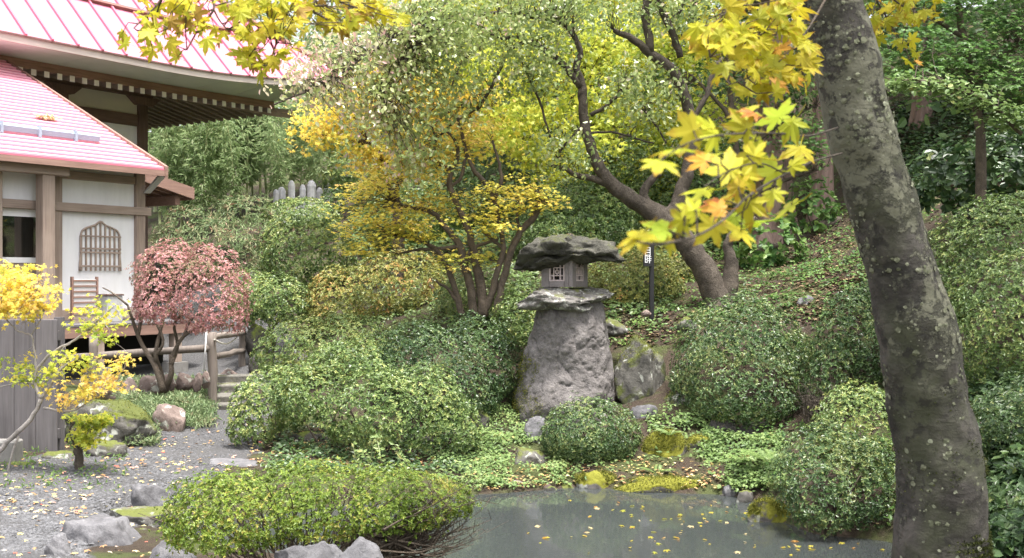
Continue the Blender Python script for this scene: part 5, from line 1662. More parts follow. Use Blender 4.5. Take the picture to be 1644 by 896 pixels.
rng = np.random.default_rng(104)
b5 = W(980, 330, 22.5)
b5[2] = gz(b5[0], b5[1])
t5 = tree("maple_tree", "bright yellow green maple filling the gap behind the forked tree", base=b5)
B5 = Build()
lp5 = limbs_from([[(985, 380, 16), (980, 280, 14), (960, 180, 10), (920, 80, 8), (880, 0, 5), (860, -80, 4)], [(975, 230, 9), (1040, 140, 7), (1100, 60, 5), (1150, -20, 3)], [(955, 170, 7), (860, 130, 5), (780, 100, 3)], [(965, 200, 6), (880, 220, 4), (800, 220, 3)]], 22.5, b5, B5, 8, .01, rng)
cl5 = [cloud_px(700, 850, 60, 150, 18.5, .6), cloud_px(820, 960, 10, 110, 18.5, .6), cloud_px(960, 1090, 20, 130, 18.5, .6), cloud_px(860, 1000, 110, 200, 18.5, .5), cloud_px(980, 1110, 130, 220, 18.5, .5), cloud_px(760, 880, 150, 240, 18.5, .5), cloud_px(880, 1000, 200, 270, 18.3, .4), cloud_px(560, 720, -20, 60, 18.5, .6), cloud_px(740, 900, 60, 180, 22, 1.0), cloud_px(860, 1040, 20, 160, 22.5, 1.2), cloud_px(1000, 1180, -20, 140, 22.5, 1.2), cloud_px(780, 930, 150, 260, 21.8, .9), cloud_px(900, 1080, 130, 260, 22, 1.0), cloud_px(1020, 1180, 120, 280, 21.8, .9), cloud_px(820, 960, 230, 300, 21.5, .7),
       cloud_px(700, 900, -60, 70, 22.5, 1.2), cloud_px(900, 1150, -90, 30, 23, 1.4), cloud_px(960, 1100, 240, 320, 21.5, .6)]
crown(rng, cl5, 1500, 16, np.array((.24, .24, .09)), .13, YEL_G, b5, lp5, B5, T_MAPLE, (.45, .2), up=.5, root=t5, twig=.009, twig_frac=.35)
B5.build("trunk", BARK_D, t5, True)

# green maples on the right slope
rng = np.random.default_rng(105)
b6 = W(1560, 330, 13.0)
b6[2] = gz(b6[0], b6[1])
t6 = tree("maple_tree", "green maple with layered sprays at the upper right behind the trunk", base=b6)
B6 = Build()
lp6 = limbs_from([[(1570, 400, 9), (1575, 250, 8), (1560, 120, 6.5), (1540, 20, 5), (1530, -60, 4)], [(1568, 160, 5), (1500, 90, 4), (1440, 70, 3)], [(1565, 140, 5), (1620, 80, 4), (1680, 50, 3)], [(1572, 200, 4), (1620, 170, 3), (1690, 160, 2)], [(1548, 60, 4), (1480, 20, 3), (1430, 10, 2)],
                  [(1640, 215, 3.5, 11.5), (1590, 165, 3, 11.5), (1530, 140, 2.4, 11.5), (1470, 128, 2, 11.5), (1435, 130, 1.4, 11.5)]], 12.8, b6, B6, 8, .008, rng)
cl6 = [cloud_px(1420, 1520, 40, 110, 12.4, .45), cloud_px(1460, 1600, 60, 150, 12.6, .5), cloud_px(1560, 1680, 20, 120, 12.8, .6), cloud_px(1430, 1580, -30, 50, 12.8, .6), cloud_px(1580, 1700, 90, 190, 12.4, .45), cloud_px(1560, 1680, -60, 40, 13, .7), cloud_px(1425, 1500, 100, 170, 12.2, .3)]
crown(rng, cl6, 420, 15, np.array((.15, .14, .03)), .085, GREEN_M, b6, lp6, B6, T_MAPLE, (.45, .2), up=.75, root=t6, twig=.005)
crown(rng, [cloud_px(1430, 1480, 125, 150, 11.5, .1), cloud_px(1470, 1540, 125, 155, 11.5, .1), cloud_px(1530, 1600, 140, 180, 11.5, .1), cloud_px(1585, 1660, 165, 215, 11.5, .12)], 60, 16, np.array((.10, .08, .02)), .07, COVER, b6, lp6, B6, T_OVAL, (.55, .15), up=.7, root=t6, twig=.004)
B6.build("trunk", BARK_D, t6, True)

rng = np.random.default_rng(106)
b7 = W(1200, 380, 19.0)
b7[2] = gz(b7[0], b7[1])
t7 = tree("maple_tree", "green leaved maple sapling between the forked tree and the cedar", base=b7)
B7 = Build()
lp7 = limbs_from([[(1200, 430, 7), (1195, 330, 6), (1180, 220, 5), (1170, 120, 4), (1165, 20, 3)], [(1188, 250, 4), (1250, 200, 3), (1310, 170, 2)], [(1182, 200, 4), (1140, 150, 3), (1110, 120, 2)], [(1195, 320, 4), (1260, 290, 3), (1320, 270, 2)]], 18.6, b7, B7, 7, .008, rng)
cl7 = [cloud_px(1130, 1250, 40, 160, 18.8, .6), cloud_px(1220, 1340, 100, 210, 18.4, .5), cloud_px(1260, 1345, 180, 300, 18.2, .4), cloud_px(1140, 1260, 180, 300, 18.9, .5), cloud_px(1100, 1200, 280, 380, 18.9, .5), cloud_px(1180, 1340, -60, 60, 19.2, .8), cloud_px(1000, 1130, 110, 200, 18.9, .5)]
crown(rng, cl7, 330, 15, np.array((.17, .16, .05)), .10, GREEN_M, b7, lp7, B7, T_MAPLE, (.55, .2), up=.65, root=t7, twig=.006)
B7.build("trunk", BARK_D, t7, True)


# cedars on the slope
def cedar(name, label, px, base_py, d, rpx, lean, seed, hgt=11.0, crown_lo=5.2):
    rng = np.random.default_rng(seed)
    b_ = W(px, base_py, d)
    b_[2] = min(b_[2], gz(b_[0], b_[1]) + .05)
    t = tree(name, label, base=b_, group="cedars on the slope")
    r = rpx * mpp(d)
    zs = np.linspace(-.4, hgt, 30)
    ns = 40
    a = np.linspace(0, 6.283, ns, endpoint=False)
    V = []
    for z in zs:
        rr = r * (1 - .055 * max(z, 0)) * (1 + .55 * math.exp(-max(z, 0) * 2.2))
        fl = 1 + .07 * np.sin(a * 11 + seed + .4 * z) + .05 * np.sin(a * 5 + 1.3 * seed) + (.22 * np.abs(np.sin(a * 2.5 + seed)) * math.exp(-max(z, 0) * 3))
        V.append(np.c_[np.cos(a) * rr * fl + lean * z, np.sin(a) * rr * fl, np.full(ns, z)])
    V = np.concatenate(V)
    i, j = np.meshgrid(np.arange(len(zs) - 1), np.arange(ns), indexing='ij')
    j2 = (j + 1) % ns
    F = np.stack((i * ns + j, i * ns + j2, (i + 1) * ns + j2, (i + 1) * ns + j), -1).reshape(-1, 4)
    link("trunk", np_mesh("trunk", V, [F], CEDAR, True), t)
    n = 5200
    zz = rng.uniform(crown_lo, hgt + .6, n)
    ra = (1 - (zz - crown_lo) / (hgt + 1 - crown_lo)) * 1.9 * np.sqrt(rng.random(n)) + .15
    aa = rng.uniform(0, 6.283, n)
    P = np.c_[np.cos(aa) * ra + lean * zz, np.sin(aa) * ra, zz - ra * .25]
    v, F, T = blades(P, rand_dirs(rng, n) * .5 + (0, 0, 1), np.c_[np.cos(aa), np.sin(aa), np.full(n, -.4)] + rand_dirs(rng, n) * .5, rng.uniform(.2, .36, n), rng.uniform(.0, .5, n), T_SIMPLE)
    link("crown", np_mesh("crown", v, F, GREEN_D, tint=T), t)
    return t


cedar("cedar_tree", "reddish brown cedar trunk with flared roots behind the near yellow leaves", 1243, 395, 19.0, 27, -.002, 1)
cedar("cedar_tree", "dark leaning cedar trunk half hidden beside the leaning grey trunk", 1318, 375, 19.6, 17, .01, 2)
cedar("cedar_tree", "cedar trunk standing in deep shade at the upper right slope", 1690, 250, 18.0, 22, 0, 3, 12)
cedar("cedar_tree", "thin cedar trunk far behind the green maple", 1480, 215, 20.5, 13, 0, 4, 12)

# roots on the slope by the cedar
rb_ = W(1250, 400, 17.8)
rb_[2] = gz(rb_[0], rb_[1])
rt = empty("exposed_root", tuple(rb_), 0, "twisted exposed roots below the reddish cedar trunk", "root")
B = Build()
for pts in ([(1235, 392, 9), (1212, 412, 7), (1195, 430, 5), (1185, 450, 3)], [(1260, 395, 9), (1285, 420, 6), (1300, 440, 3)], [(1310, 372, 12), (1330, 385, 9), (1350, 402, 5)], [(1248, 398, 6), (1240, 425, 5), (1252, 445, 3)]):
    Q = []
    for a, b__, r in pts:
        dd = 18.6
        for _ in range(6):
            x = (a - 822) / FOC * dd
            zt = gz(x, dd) + r * mpp(dd) * .3
            dd += ((EYE - (b__ - 448) / FOC * dd) - zt) * 0.0
        w = W(a, b__, 18.4)
        Q.append(np.r_[w[0], w[1], gz(w[0], w[1]) + r * mpp(18) * .4, r * mpp(18.4)])
    Q = smooth_path(Q, 4)
    B.tube(Q[:, :3] - rb_, Q[:, 3], 7, .06, np.random.default_rng(3))
B.build("root", BARK, rt, True)

# ------------------------------------------------------------------ young maples by the board wall
rng = np.random.default_rng(201)
D8 = 10.3
b8 = W(-25, 770, 10.4)
b8[2] = gz(b8[0], b8[1])
t8 = tree("young_maple", "young maple with pale bent stems and yellow leaves at the left edge", base=b8)
B8 = Build()
L8 = [[(-25, 775, 8), (-10, 735, 7), (20, 702, 6.5), (50, 672, 6), (66, 640, 5.5)], [(66, 640, 5), (57, 618, 4.2), (60, 592, 4), (85, 566, 3.6), (115, 548, 3.2), (140, 532, 3), (160, 512, 2.2), (185, 490, 1.6)], [(66, 640, 5), (82, 616, 4), (100, 592, 3), (120, 575, 2)], [(57, 618, 2.8), (35, 614, 2.5), (5, 620, 2), (-20, 625, 2)],
      [(58, 596, 2.6), (55, 560, 2.4), (50, 538, 2.2), (30, 532, 2), (16, 518, 1.6), (0, 500, 1.4)], [(30, 700, 3), (18, 735, 3), (8, 782, 3.2)], [(140, 598, 1.6), (165, 608, 1.8), (185, 616, 1.8), (195, 598, 1.6), (208, 572, 1.4)], [(185, 616, 1.8), (150, 640, 2.2), (110, 660, 2.6), (70, 655, 3.4)], [(50, 538, 1.8), (70, 500, 1.5), (60, 470, 1.2)]]
L8 = [[(q[0], q[1], q[2] * .62) for q in l] for l in L8]
lp8 = limbs_from(L8, D8, b8, B8, 7, .004, rng)
crown(rng, [cloud_px(-40, 95, 422, 500, 10.3, .32), cloud_px(-30, 80, 455, 522, 10.2, .28)], 120, 14, np.array((.06, .06, .028)), .062, YEL_O, b8, lp8, B8, T_MAPLE, (.62, .15), up=.6, root=t8, twig=.003)
crown(rng, [cloud_px(118, 205, 478, 542, 10.3, .18), cloud_px(130, 190, 500, 555, 10.2, .15), cloud_px(-10, 120, 565, 625, 10.3, .22), cloud_px(90, 165, 555, 600, 10.2, .18)], 62, 11, np.array((.055, .055, .025)), .062, YEL_G, b8, lp8, B8, T_MAPLE, (.50, .25), up=.6, root=t8, twig=.003)
crown(rng, [cloud_px(155, 212, 555, 600, 10.2, .14), cloud_px(100, 212, 595, 650, 10.2, .2), cloud_px(70, 150, 610, 660, 10.3, .15)], 46, 10, np.array((.055, .055, .025)), .062, YEL_O, b8, lp8, B8, T_MAPLE, (.72, .2), up=.6, root=t8, twig=.003)
B8.build("trunk", BARK_L, t8, True)

rng = np.random.default_rng(202)
b9 = W(127, 757, 10.6)
b9[2] = gz(b9[0], b9[1])
t9 = tree("maple_sapling", "stubby maple sapling with green yellow leaves beside the path edge", base=b9)
B9 = Build()
lp9 = limbs_from([[(127, 762, 8), (127, 745, 7), (126, 725, 6.5), (128, 718, 5)], [(122, 730, 3), (118, 708, 2.4), (130, 688, 2), (150, 672, 1.4)], [(118, 708, 2), (112, 690, 1.6), (120, 672, 1.2)], [(130, 688, 1.6), (150, 690, 1.4), (168, 685, 1)]], 10.6, b9, B9, 8, .004, rng)
crown(rng, [cloud_px(105, 180, 660, 690, 10.55, .16), cloud_px(118, 165, 685, 722, 10.5, .12)], 42, 11, np.array((.05, .05, .022)), .068, YEL_G, b9, lp9, B9, T_MAPLE, (.42, .2), up=.6, root=t9, twig=.003)
B9.build("trunk", BARK, t9, True)

# ------------------------------------------------------------------ near leaning tree on the right
rng = np.random.default_rng(301)
D1 = 3.8
TR = [(1512, 1120, 108, 3.95), (1510, 1000, 92, 3.9), (1510, 896, 81, 3.86), (1514, 800, 76, 3.84), (1505, 720, 72, 3.82), (1490, 640, 68, 3.8), (1478, 560, 64, 3.78), (1455, 470, 61, 3.76), (1430, 380, 60, 3.74), (1405, 290, 58, 3.72), (1382, 200, 57, 3.7), (1358, 100, 58, 3.68), (1332, 0, 58, 3.66), (1300, -120, 60, 3.62), (1270, -260, 52, 3.58), (1255, -420, 46, 3.5)]
Q = smooth_path([np.r_[W(a, b_, d), r * mpp(d) * .90] for a, b_, r, d in TR], 9)
b1 = np.array((Q[0, 0], Q[0, 1], gz(Q[0, 0], Q[0, 1])))
t1 = tree("leaning_tree", "thick leaning trunk blotched with lichen and moss, with overhanging yellow maple sprays", base=b1)
ns = 84
a = np.linspace(0, 2 * math.pi, ns, endpoint=False)
V = []
tan = np.gradient(Q[:, :3], axis=0)
tan /= np.linalg.norm(tan, axis=1)[:, None]
for q, t in zip(Q, tan):
    u = np.array((0, 1.0, 0)) - t * t[1]
    u /= np.linalg.norm(u)
    w = np.cross(t, u)
    V.append(q[:3] + q[3] * (np.outer(np.cos(a), u) + np.outer(np.sin(a), w)))
V = np.concatenate(V)
ctr = np.repeat(Q[:, :3], ns, axis=0)
nn = V - ctr
rr = np.linalg.norm(nn, axis=1)[:, None]
nn = nn / rr
V = V + nn * (.016 * vnoise(V, 3.0, 5.0, 4) + .006 * vnoise(V * (1, 1, .6), 14.0, 2.0, 4))[:, None]
# burr and branch scars
for (px, py, rad, amp) in ((1485, 835, .075, .012), (1425, 330, .06, .010), (1360, 60, .05, .010), (1545, 800, .08, .012), (1400, 215, .05, .008), (1465, 560, .05, -.006)):
    cpt = W(px, py, 3.66)
    V = V + nn * (amp * np.exp(-np.sum((V - cpt) ** 2, 1) / rad ** 2))[:, None]
nr = len(Q)
i, j = np.meshgrid(np.arange(nr - 1), np.arange(ns), indexing='ij')
j2 = (j + 1) % ns
F = np.stack((i * ns + j, i * ns + j2, (i + 1) * ns + j2, (i + 1) * ns + j), -1).reshape(-1, 4)
link("trunk", np_mesh("trunk", V - b1, [F], TRUNKM, True), t1)

mr = np.random.default_rng(44)
fc = np.where(nn[:, 1] < .25)[0]
hz_ = V[fc, 2]
pr_ = np.clip(.25 + .75 * (hz_ - 1.0) / 1.6, .12, 1) * np.clip(.35 + 2.2 * vnoise(V[fc], 3.2, 7.0, 3), 0, 1)
ix = mr.choice(fc, 1500, p=pr_ / pr_.sum())
hx = np.linspace(0, 6.283, 9, endpoint=False)
ptmp = (np.vstack(((0, 0, .14), np.c_[np.cos(hx), np.sin(hx), np.zeros(9)])), [np.array([(0, k + 1, (k + 1) % 9 + 1) for k in range(9)])])
sz_ = .002 + .0095 * mr.random(1500) ** 3
lv, lf, lt = blades(V[ix] + nn[ix] * .0008 + mr.normal(0, .004, (1500, 3)), nn[ix] + rand_dirs(mr, 1500) * .12, rand_dirs(mr, 1500), sz_, mr.uniform(0, 1, 1500), ptmp)
lv = lv + rand_dirs(mr, len(lv)) * np.repeat(sz_, 10)[:, None] * .22
LICH = leaf_mat("lichen_crust", [(0.0, (0.13, 0.14, 0.09)), (0.6, (0.19, 0.195, 0.135)), (1.0, (0.29, 0.30, 0.22))], 0.0, 0.9, spec=.1)
tag(link("lichen", np_mesh("lichen", lv - b1, lf, LICH, tint=lt), t1), kind="stuff")
pm_ = np.clip(1.35 - V[fc, 2], 0, 1) * np.clip(.1 + 2.6 * vnoise(V[fc], 4.5, 3.0, 4), 0, 1) * np.clip(.4 + 1.2 * (V[fc, 0] - ctr[fc, 0]) / .15, 0.05, 1)
ix = mr.choice(fc, 9000, p=pm_ / pm_.sum())
mv, mf, mt = blades(V[ix] + mr.normal(0, .004, (9000, 3)), rand_dirs(mr, 9000), nn[ix] + rand_dirs(mr, 9000) * .9, mr.uniform(.005, .012, 9000), mr.uniform(0, 1, 9000), T_SIMPLE)
BMOSS = leaf_mat("bark_moss", [(0.0, (0.022, 0.030, 0.010)), (0.6, (0.055, 0.068, 0.020)), (1.0, (0.11, 0.12, 0.035))], 0.2, 0.8, spec=.1)
tag(link("moss", np_mesh("moss", mv - b1, mf, BMOSS, tint=mt), t1), kind="stuff")

# its limbs and crown, mostly above the picture
B1 = Build()
TOP = Q[-1, :3]
lp1 = []
for e, m_ in (((-1.6, 2.2, 5.6), (-.4, 3.0, 5.0)), ((2.6, 3.0, 5.4), (1.7, 3.3, 4.6)), ((.6, 6.0, 6.2), (.8, 4.8, 5.2)), ((-2.4, 4.6, 5.6), (-.8, 4.0, 5.2)), ((3.4, 5.5, 6.0), (2.2, 4.4, 5.0)), ((5.6, 9.4, 6.7), (3.4, 6.2, 5.8)), ((5.4, 4.8, 5.9), (3.0, 4.0, 5.1)), ((1.2, 1.4, 5.6), (1.1, 2.4, 4.8))):
    qq = smooth_path([np.r_[TOP, .09], np.r_[m_, .06], np.r_[e, .02]], 5)
    B1.tube(qq[:, :3] - b1, qq[:, 3], 8)
    lp1.append(qq)
lp1 = np.concatenate(lp1)
cl1 = [(np.array((4.6, 7.2, 6.2)), np.array((1.3, 1.3, .5))), (np.array((5.6, 9.6, 6.8)), np.array((1.3, 1.3, .5))), (np.array((5.4, 4.8, 6.0)), np.array((1.3, 1.3, .5))), (np.array((2.2, 3.2, 5.4)), np.array((1.2, 1.2, .5))), (np.array((.8, 5.4, 6.0)), np.array((1.2, 1.2, .5))), (np.array((3.2, 5.3, 5.9)), np.array((1.3, 1.2, .5))), (np.array((2.0, 1.2, 5.4)), np.array((1.2, 1.0, .5)))]  # right-hand clouds are unseen canopy added to shade the bank below
crown(rng, cl1, 700, 14, np.array((.22, .22, .08)), .085, YEL_G, b1, lp1, B1, T_MAPLE, (.6, .2), up=.7, root=t1, twig=.006)
B1.build("limb", BARK, t1, True)


# maple leaf blade with seven toothed lobes
def near_leaf_mesh(seed):
    rng = np.random.default_rng(seed)
    ang = np.array((-148, -98, -48, 0, 48, 98, 148)) + rng.normal(0, 4, 7)
    ln = np.array((.40, .74, .95, 1.0, .95, .74, .40)) * (1 + rng.normal(0, .06, 7))
    out = [(-.06, -.03)]
    for i, (a_, l) in enumerate(zip(np.radians(ang), ln)):
        ca, sa = math.cos(a_), math.sin(a_)

        def at(r, w):
            return (ca * r - sa * w, sa * r + ca * w)
        w = .20 * l
        out += [at(l * .42, -w * .95), at(l * .60, -w * .85), at(l * .66, -w * .98), at(l * .82, -w * .42), at(l, 0), at(l * .82, w * .42), at(l * .66, w * .98), at(l * .60, w * .85), at(l * .42, w * .95)]
        if i < 6:
            b_ = (a_ + math.radians(ang[i + 1])) / 2
            out.append((math.cos(b_) * .38, math.sin(b_) * .38))
    out.append((-.06, .03))
    P = np.array(out)
    r = np.hypot(P[:, 0], P[:, 1])
    cup = rng.uniform(.08, .42)
    z = -cup * r * r + .05 * np.sin(3 * np.arctan2(P[:, 1], P[:, 0]) + seed) * r
    V = np.vstack(((0, 0, .02), np.c_[P, z])) * .52
    n = len(P)
    f = np.array([(0, k, k + 1) for k in range(1, n)])
    # petiole
    B = Build()
    B.tube([(-.02, 0, .005), (-.25, .01, .0), (-.45, .03, .06)], [.012, .010, .010], 4, cap=False)
    pv, pf = np.concatenate(B.v), np.concatenate(B.f4)
    return np_mesh("leaf_blade", np.vstack((V, pv)), [f, pf + len(V)], NEARLEAF)


LEAFS = [near_leaf_mesh(s) for s in range(7)]


def put_leaf(parent, pos, size, color, rng, org, face=.7, dirn=None, name="leaf"):
    o = bpy.data.objects.new(name, LEAFS[int(rng.integers(len(LEAFS)))])
    o.color = (*color, 1)
    nrm = Vector(rand_dirs(rng, 1)[0] * (1 - face) * 1.3) + Vector((0, -face, .55))
    nrm.normalize()
    tdir = Vector(dirn if dirn is not None else rand_dirs(rng, 1)[0])
    tdir = (tdir - nrm * tdir.dot(nrm)).normalized()
    b_ = nrm.cross(tdir)
    M = Matrix((tdir, b_, nrm)).transposed().to_4x4()
    o.rotation_euler = M.to_euler()
    o.location = tuple(np.asarray(pos) - org)
    o.scale = (size,) * 3
    COL.objects.link(o)
    o.parent = parent
    return o


YL = [(.45, .48, .03), (.51, .52, .03), (.40, .46, .03), (.55, .52, .04), (.36, .43, .03)]
ORG, RED = (.72, .36, .06), (.70, .16, .07)

# spray 1: close to the camera (leaf centres, blade spans in photo pixels at their own distance)
rng = np.random.default_rng(401)
zl = [(200, 400, 150), (300, 330, 170), (375, 230, 150), (490, 250, 160), (640, 150, 150), (660, 220, 130), (705, 140, 95, 'r'), (830, 160, 160), (905, 185, 130), (440, 395, 120, 'o'), (520, 350, 90), (720, 280, 90), (570, 440, 180), (700, 370, 170), (440, 550, 140), (620, 530, 130), (500, 610, 120, 'r'),
      (520, 650, 120, 'o'), (380, 660, 110), (480, 740, 140), (320, 710, 120), (230, 760, 180), (90, 790, 160), (150, 810, 140), (240, 830, 130), (670, 610, 160), (800, 560, 120), (810, 450, 140), (900, 420, 100), (945, 325, 130), (700, 720, 200), (630, 770, 150), (900, 630, 150), (600, 690, 100), (560, 590, 110), (640, 470, 120)]
sp1 = empty("branch", tuple(-b1 * 0))
sp1.parent = t1
BB = Build()
near_d = lambda px: 1.02 + max(0.0, (px - 1000)) / 300.0 * 1.05
mains = [[(1352, 246, 3.0, 3.55), (1315, 256, 3.6, 2.6), (1290, 266, 4, 2.15), (1245, 288, 4, 1.85), (1200, 316, 4.2, 1.65), (1165, 350, 4, 1.5), (1120, 378, 4, 1.35), (1060, 392, 3.6, 1.2), (1022, 388, 3, 1.1)],
         [(1345, 205, 3, 3.5), (1300, 218, 3, 2.5), (1262, 215, 3, 2.0), (1205, 214, 3, 1.7), (1150, 218, 3, 1.5), (1100, 232, 3, 1.3), (1060, 258, 3, 1.2)], [(1262, 280, 2.6, 1.95), (1220, 262, 2.4, 1.75), (1170, 275, 2.2, 1.55), (1130, 300, 2, 1.4)]]
bp = []
for poly in mains:
    Qm = smooth_path([np.r_[W(a_, c_, d), r * mpp(d)] for a_, c_, r, d in poly], 5)
    BB.tube(Qm[:, :3] - b1, Qm[:, 3] * .55, 6)
    bp.append(Qm)
bp = np.concatenate(bp)
for q in zl:
    px, py = 1000 + q[0] / 3.32, 140 + q[1] / 3.32
    d = near_d(px) + rng.normal(0, .05)
    pos = W(px, py, d)
    size = q[2] / 3.32 * mpp(d) * 1.95
    c = ORG if 'o' in q else RED if 'r' in q else YL[int(rng.integers(5))]
    j_ = int(np.argmin(np.linalg.norm(bp[:, :3] - pos, axis=1)))
    dirn = pos - bp[j_, :3] + rng.normal(0, .02, 3) + (-.02, 0, 0)
    put_leaf(sp1, pos, size, tuple(x * rng.uniform(.82, 1.12) for x in c), rng, b1, .55, dirn)
    BB.tube(np.array([bp[j_, :3], (bp[j_, :3] + pos) / 2 + rng.normal(0, .006, 3), pos]) - b1, [.0014, .0011, .0009], 4, cap=False)
BB.build("twig", BARK, sp1, True)

# spray 2: upper right, beside and behind the trunk head
rng = np.random.default_rng(402)
sp2 = empty("branch")
sp2.parent = t1
BB = Build()
bp = []
for poly in ([(1335, -60, 5, 3.6), (1290, -10, 4, 3.1), (1240, 40, 3.4, 2.75), (1190, 75, 2.6, 2.55), (1140, 92, 1.8, 2.4)], [(1330, -10, 4, 3.6), (1295, 50, 3, 3.1), (1255, 95, 2.4, 2.85), (1200, 125, 1.8, 2.65), (1165, 138, 1.4, 2.6)], [(1300, -60, 4, 3.2), (1230, -20, 3, 2.8), (1180, 10, 2.2, 2.6), (1140, 40, 1.6, 2.5)],
             [(1365, -50, 4, 3.9), (1410, -20, 3.4, 4.0), (1450, 10, 2.6, 4.0), (1500, 35, 1.6, 4.0)], [(1390, -30, 3, 3.9), (1430, 40, 2, 4.1), (1452, 75, 1.4, 4.2), (1462, 100, 1.2, 4.2)]):
    Qm = smooth_path([np.r_[W(a_, c_, d), r * mpp(d)] for a_, c_, r, d in poly], 5)
    BB.tube(Qm[:, :3] - b1, Qm[:, 3] * .55, 6)
    bp.append(Qm)
bp = np.concatenate(bp)
spots = []
for (x0, x1, y0, y1, n, d) in ((1150, 1290, -10, 60, 46, 2.65), (1115, 1210, 40, 110, 34, 2.5), (1190, 1300, 55, 130, 40, 2.8), (1150, 1260, 108, 148, 20, 2.7), (1235, 1300, -10, 140, 22, 3.0), (1400, 1470, -15, 40, 26, 4.0), (1440, 1510, -10, 35, 14, 4.0), (1430, 1475, 60, 105, 8, 4.2), (1405, 1440, 30, 60, 6, 4.1)):
    for _ in range(n):
        spots.append((rng.uniform(x0, x1), rng.uniform(y0, y1), d + rng.normal(0, .1)))
for px, py, d in spots:
    pos = W(px, py, d)
    j_ = int(np.argmin(np.linalg.norm(bp[:, :3] - pos, axis=1)))
    c = YL[int(rng.integers(5))] if rng.random() > .06 else ORG
    v_ = rng.uniform(.75, 1.15)
    c = (c[0] * 1.12 * v_, c[1] * 1.0 * v_, c[2])
    put_leaf(sp2, pos, rng.uniform(.055, .10), c, rng, b1, .5, pos - bp[j_, :3] + rng.normal(0, .03, 3))
    if rng.random() < .5:
        BB.tube(np.array([bp[j_, :3], (bp[j_, :3] + pos) / 2 + rng.normal(0, .01, 3), pos]) - b1, [.0022, .0016, .001], 4, cap=False)
BB.build("twig", BARK_D, sp2, True)

# overhanging maple spray at the upper left, hanging in from above
rng = np.random.default_rng(403)
b0 = W(520, -700, 3.6)
sp3 = empty("maple_branch", tuple(b0), 0, "overhanging yellow maple branch drooping in front of the temple roof", "branch")
BB = Build()
bp = []
for poly in ([(520, -700, 14, 3.6), (500, -350, 10, 3.5), (470, -120, 6, 3.4), (462, 0, 3, 3.3), (450, 40, 2.4, 3.25), (442, 75, 2, 3.2), (430, 105, 1.4, 3.2)], [(490, -250, 7, 3.45), (400, -120, 5, 3.35), (345, -20, 3, 3.25), (343, 15, 2.6, 3.2), (320, 45, 2, 3.2), (300, 80, 1.5, 3.15)], [(343, 15, 2.4, 3.2), (352, 32, 1.8, 3.2), (365, 48, 1.3, 3.2)], [(380, -90, 4, 3.3), (290, -40, 3, 3.2), (250, 10, 2, 3.15), (215, 45, 1.4, 3.1)],
             [(470, -120, 5, 3.4), (520, -40, 3, 3.45), (500, 10, 2.4, 3.4), (480, 30, 1.6, 3.4)], [(500, -250, 6, 3.5), (570, -80, 4, 3.6), (560, 10, 2.6, 3.6), (530, 40, 1.6, 3.6)], [(343, 15, 2, 3.2), (310, 25, 1.6, 3.2), (270, 45, 1.2, 3.15)], [(448, 45, 1.6, 3.25), (420, 65, 1.3, 3.2), (400, 90, 1, 3.2)]):
    Qm = smooth_path([np.r_[W(a_, c_, d), r * mpp(d)] for a_, c_, r, d in poly], 5)
    BB.tube(Qm[:, :3] - b0, Qm[:, 3] * .85, 6)
    bp.append(Qm)
bp = np.concatenate(bp)
spots = [(197, 52), (203, 70), (285, 92), (352, 65), (420, 118), (395, 62), (470, 78), (238, 55)]
for (x0, x1, y0, y1, n) in ((225, 330, -20, 50, 44), (225, 290, 30, 85, 16), (290, 400, -20, 30, 24), (380, 480, -20, 60, 52), (385, 480, 50, 105, 24), (470, 600, -30, 50, 70), (540, 660, -30, 45, 34), (320, 400, 20, 75, 16), (400, 450, 90, 120, 6), (500, 560, 30, 60, 10)):
    spots += [(rng.uniform(x0, x1), rng.uniform(y0, y1)) for _ in range(n)]
for px, py in spots:
    d = 3.2 + rng.normal(0, .12)
    if px > 480: d += .25
    pos = W(px, py, d)
    j_ = int(np.argmin(np.linalg.norm(bp[:, :3] - pos, axis=1)))
    c = YL[int(rng.integers(5))]
    c = (c[0] * 1.1, c[1] * .98, c[2]) if rng.random() > .08 else (.35, .18, .05)
    put_leaf(sp3, pos, rng.uniform(.045, .088), c, rng, b0, .5, pos - bp[j_, :3] + rng.normal(0, .03, 3) + (0, 0, -.03))
    if rng.random() < .5:
        BB.tube(np.array([bp[j_, :3], (bp[j_, :3] + pos) / 2 + rng.normal(0, .01, 3), pos]) - b0, [.0022, .0016, .001], 4, cap=False)
BB.build("twig", BARK_D, sp3, True)

# ------------------------------------------------------------------ bamboo grove behind the wing
rng = np.random.default_rng(501)


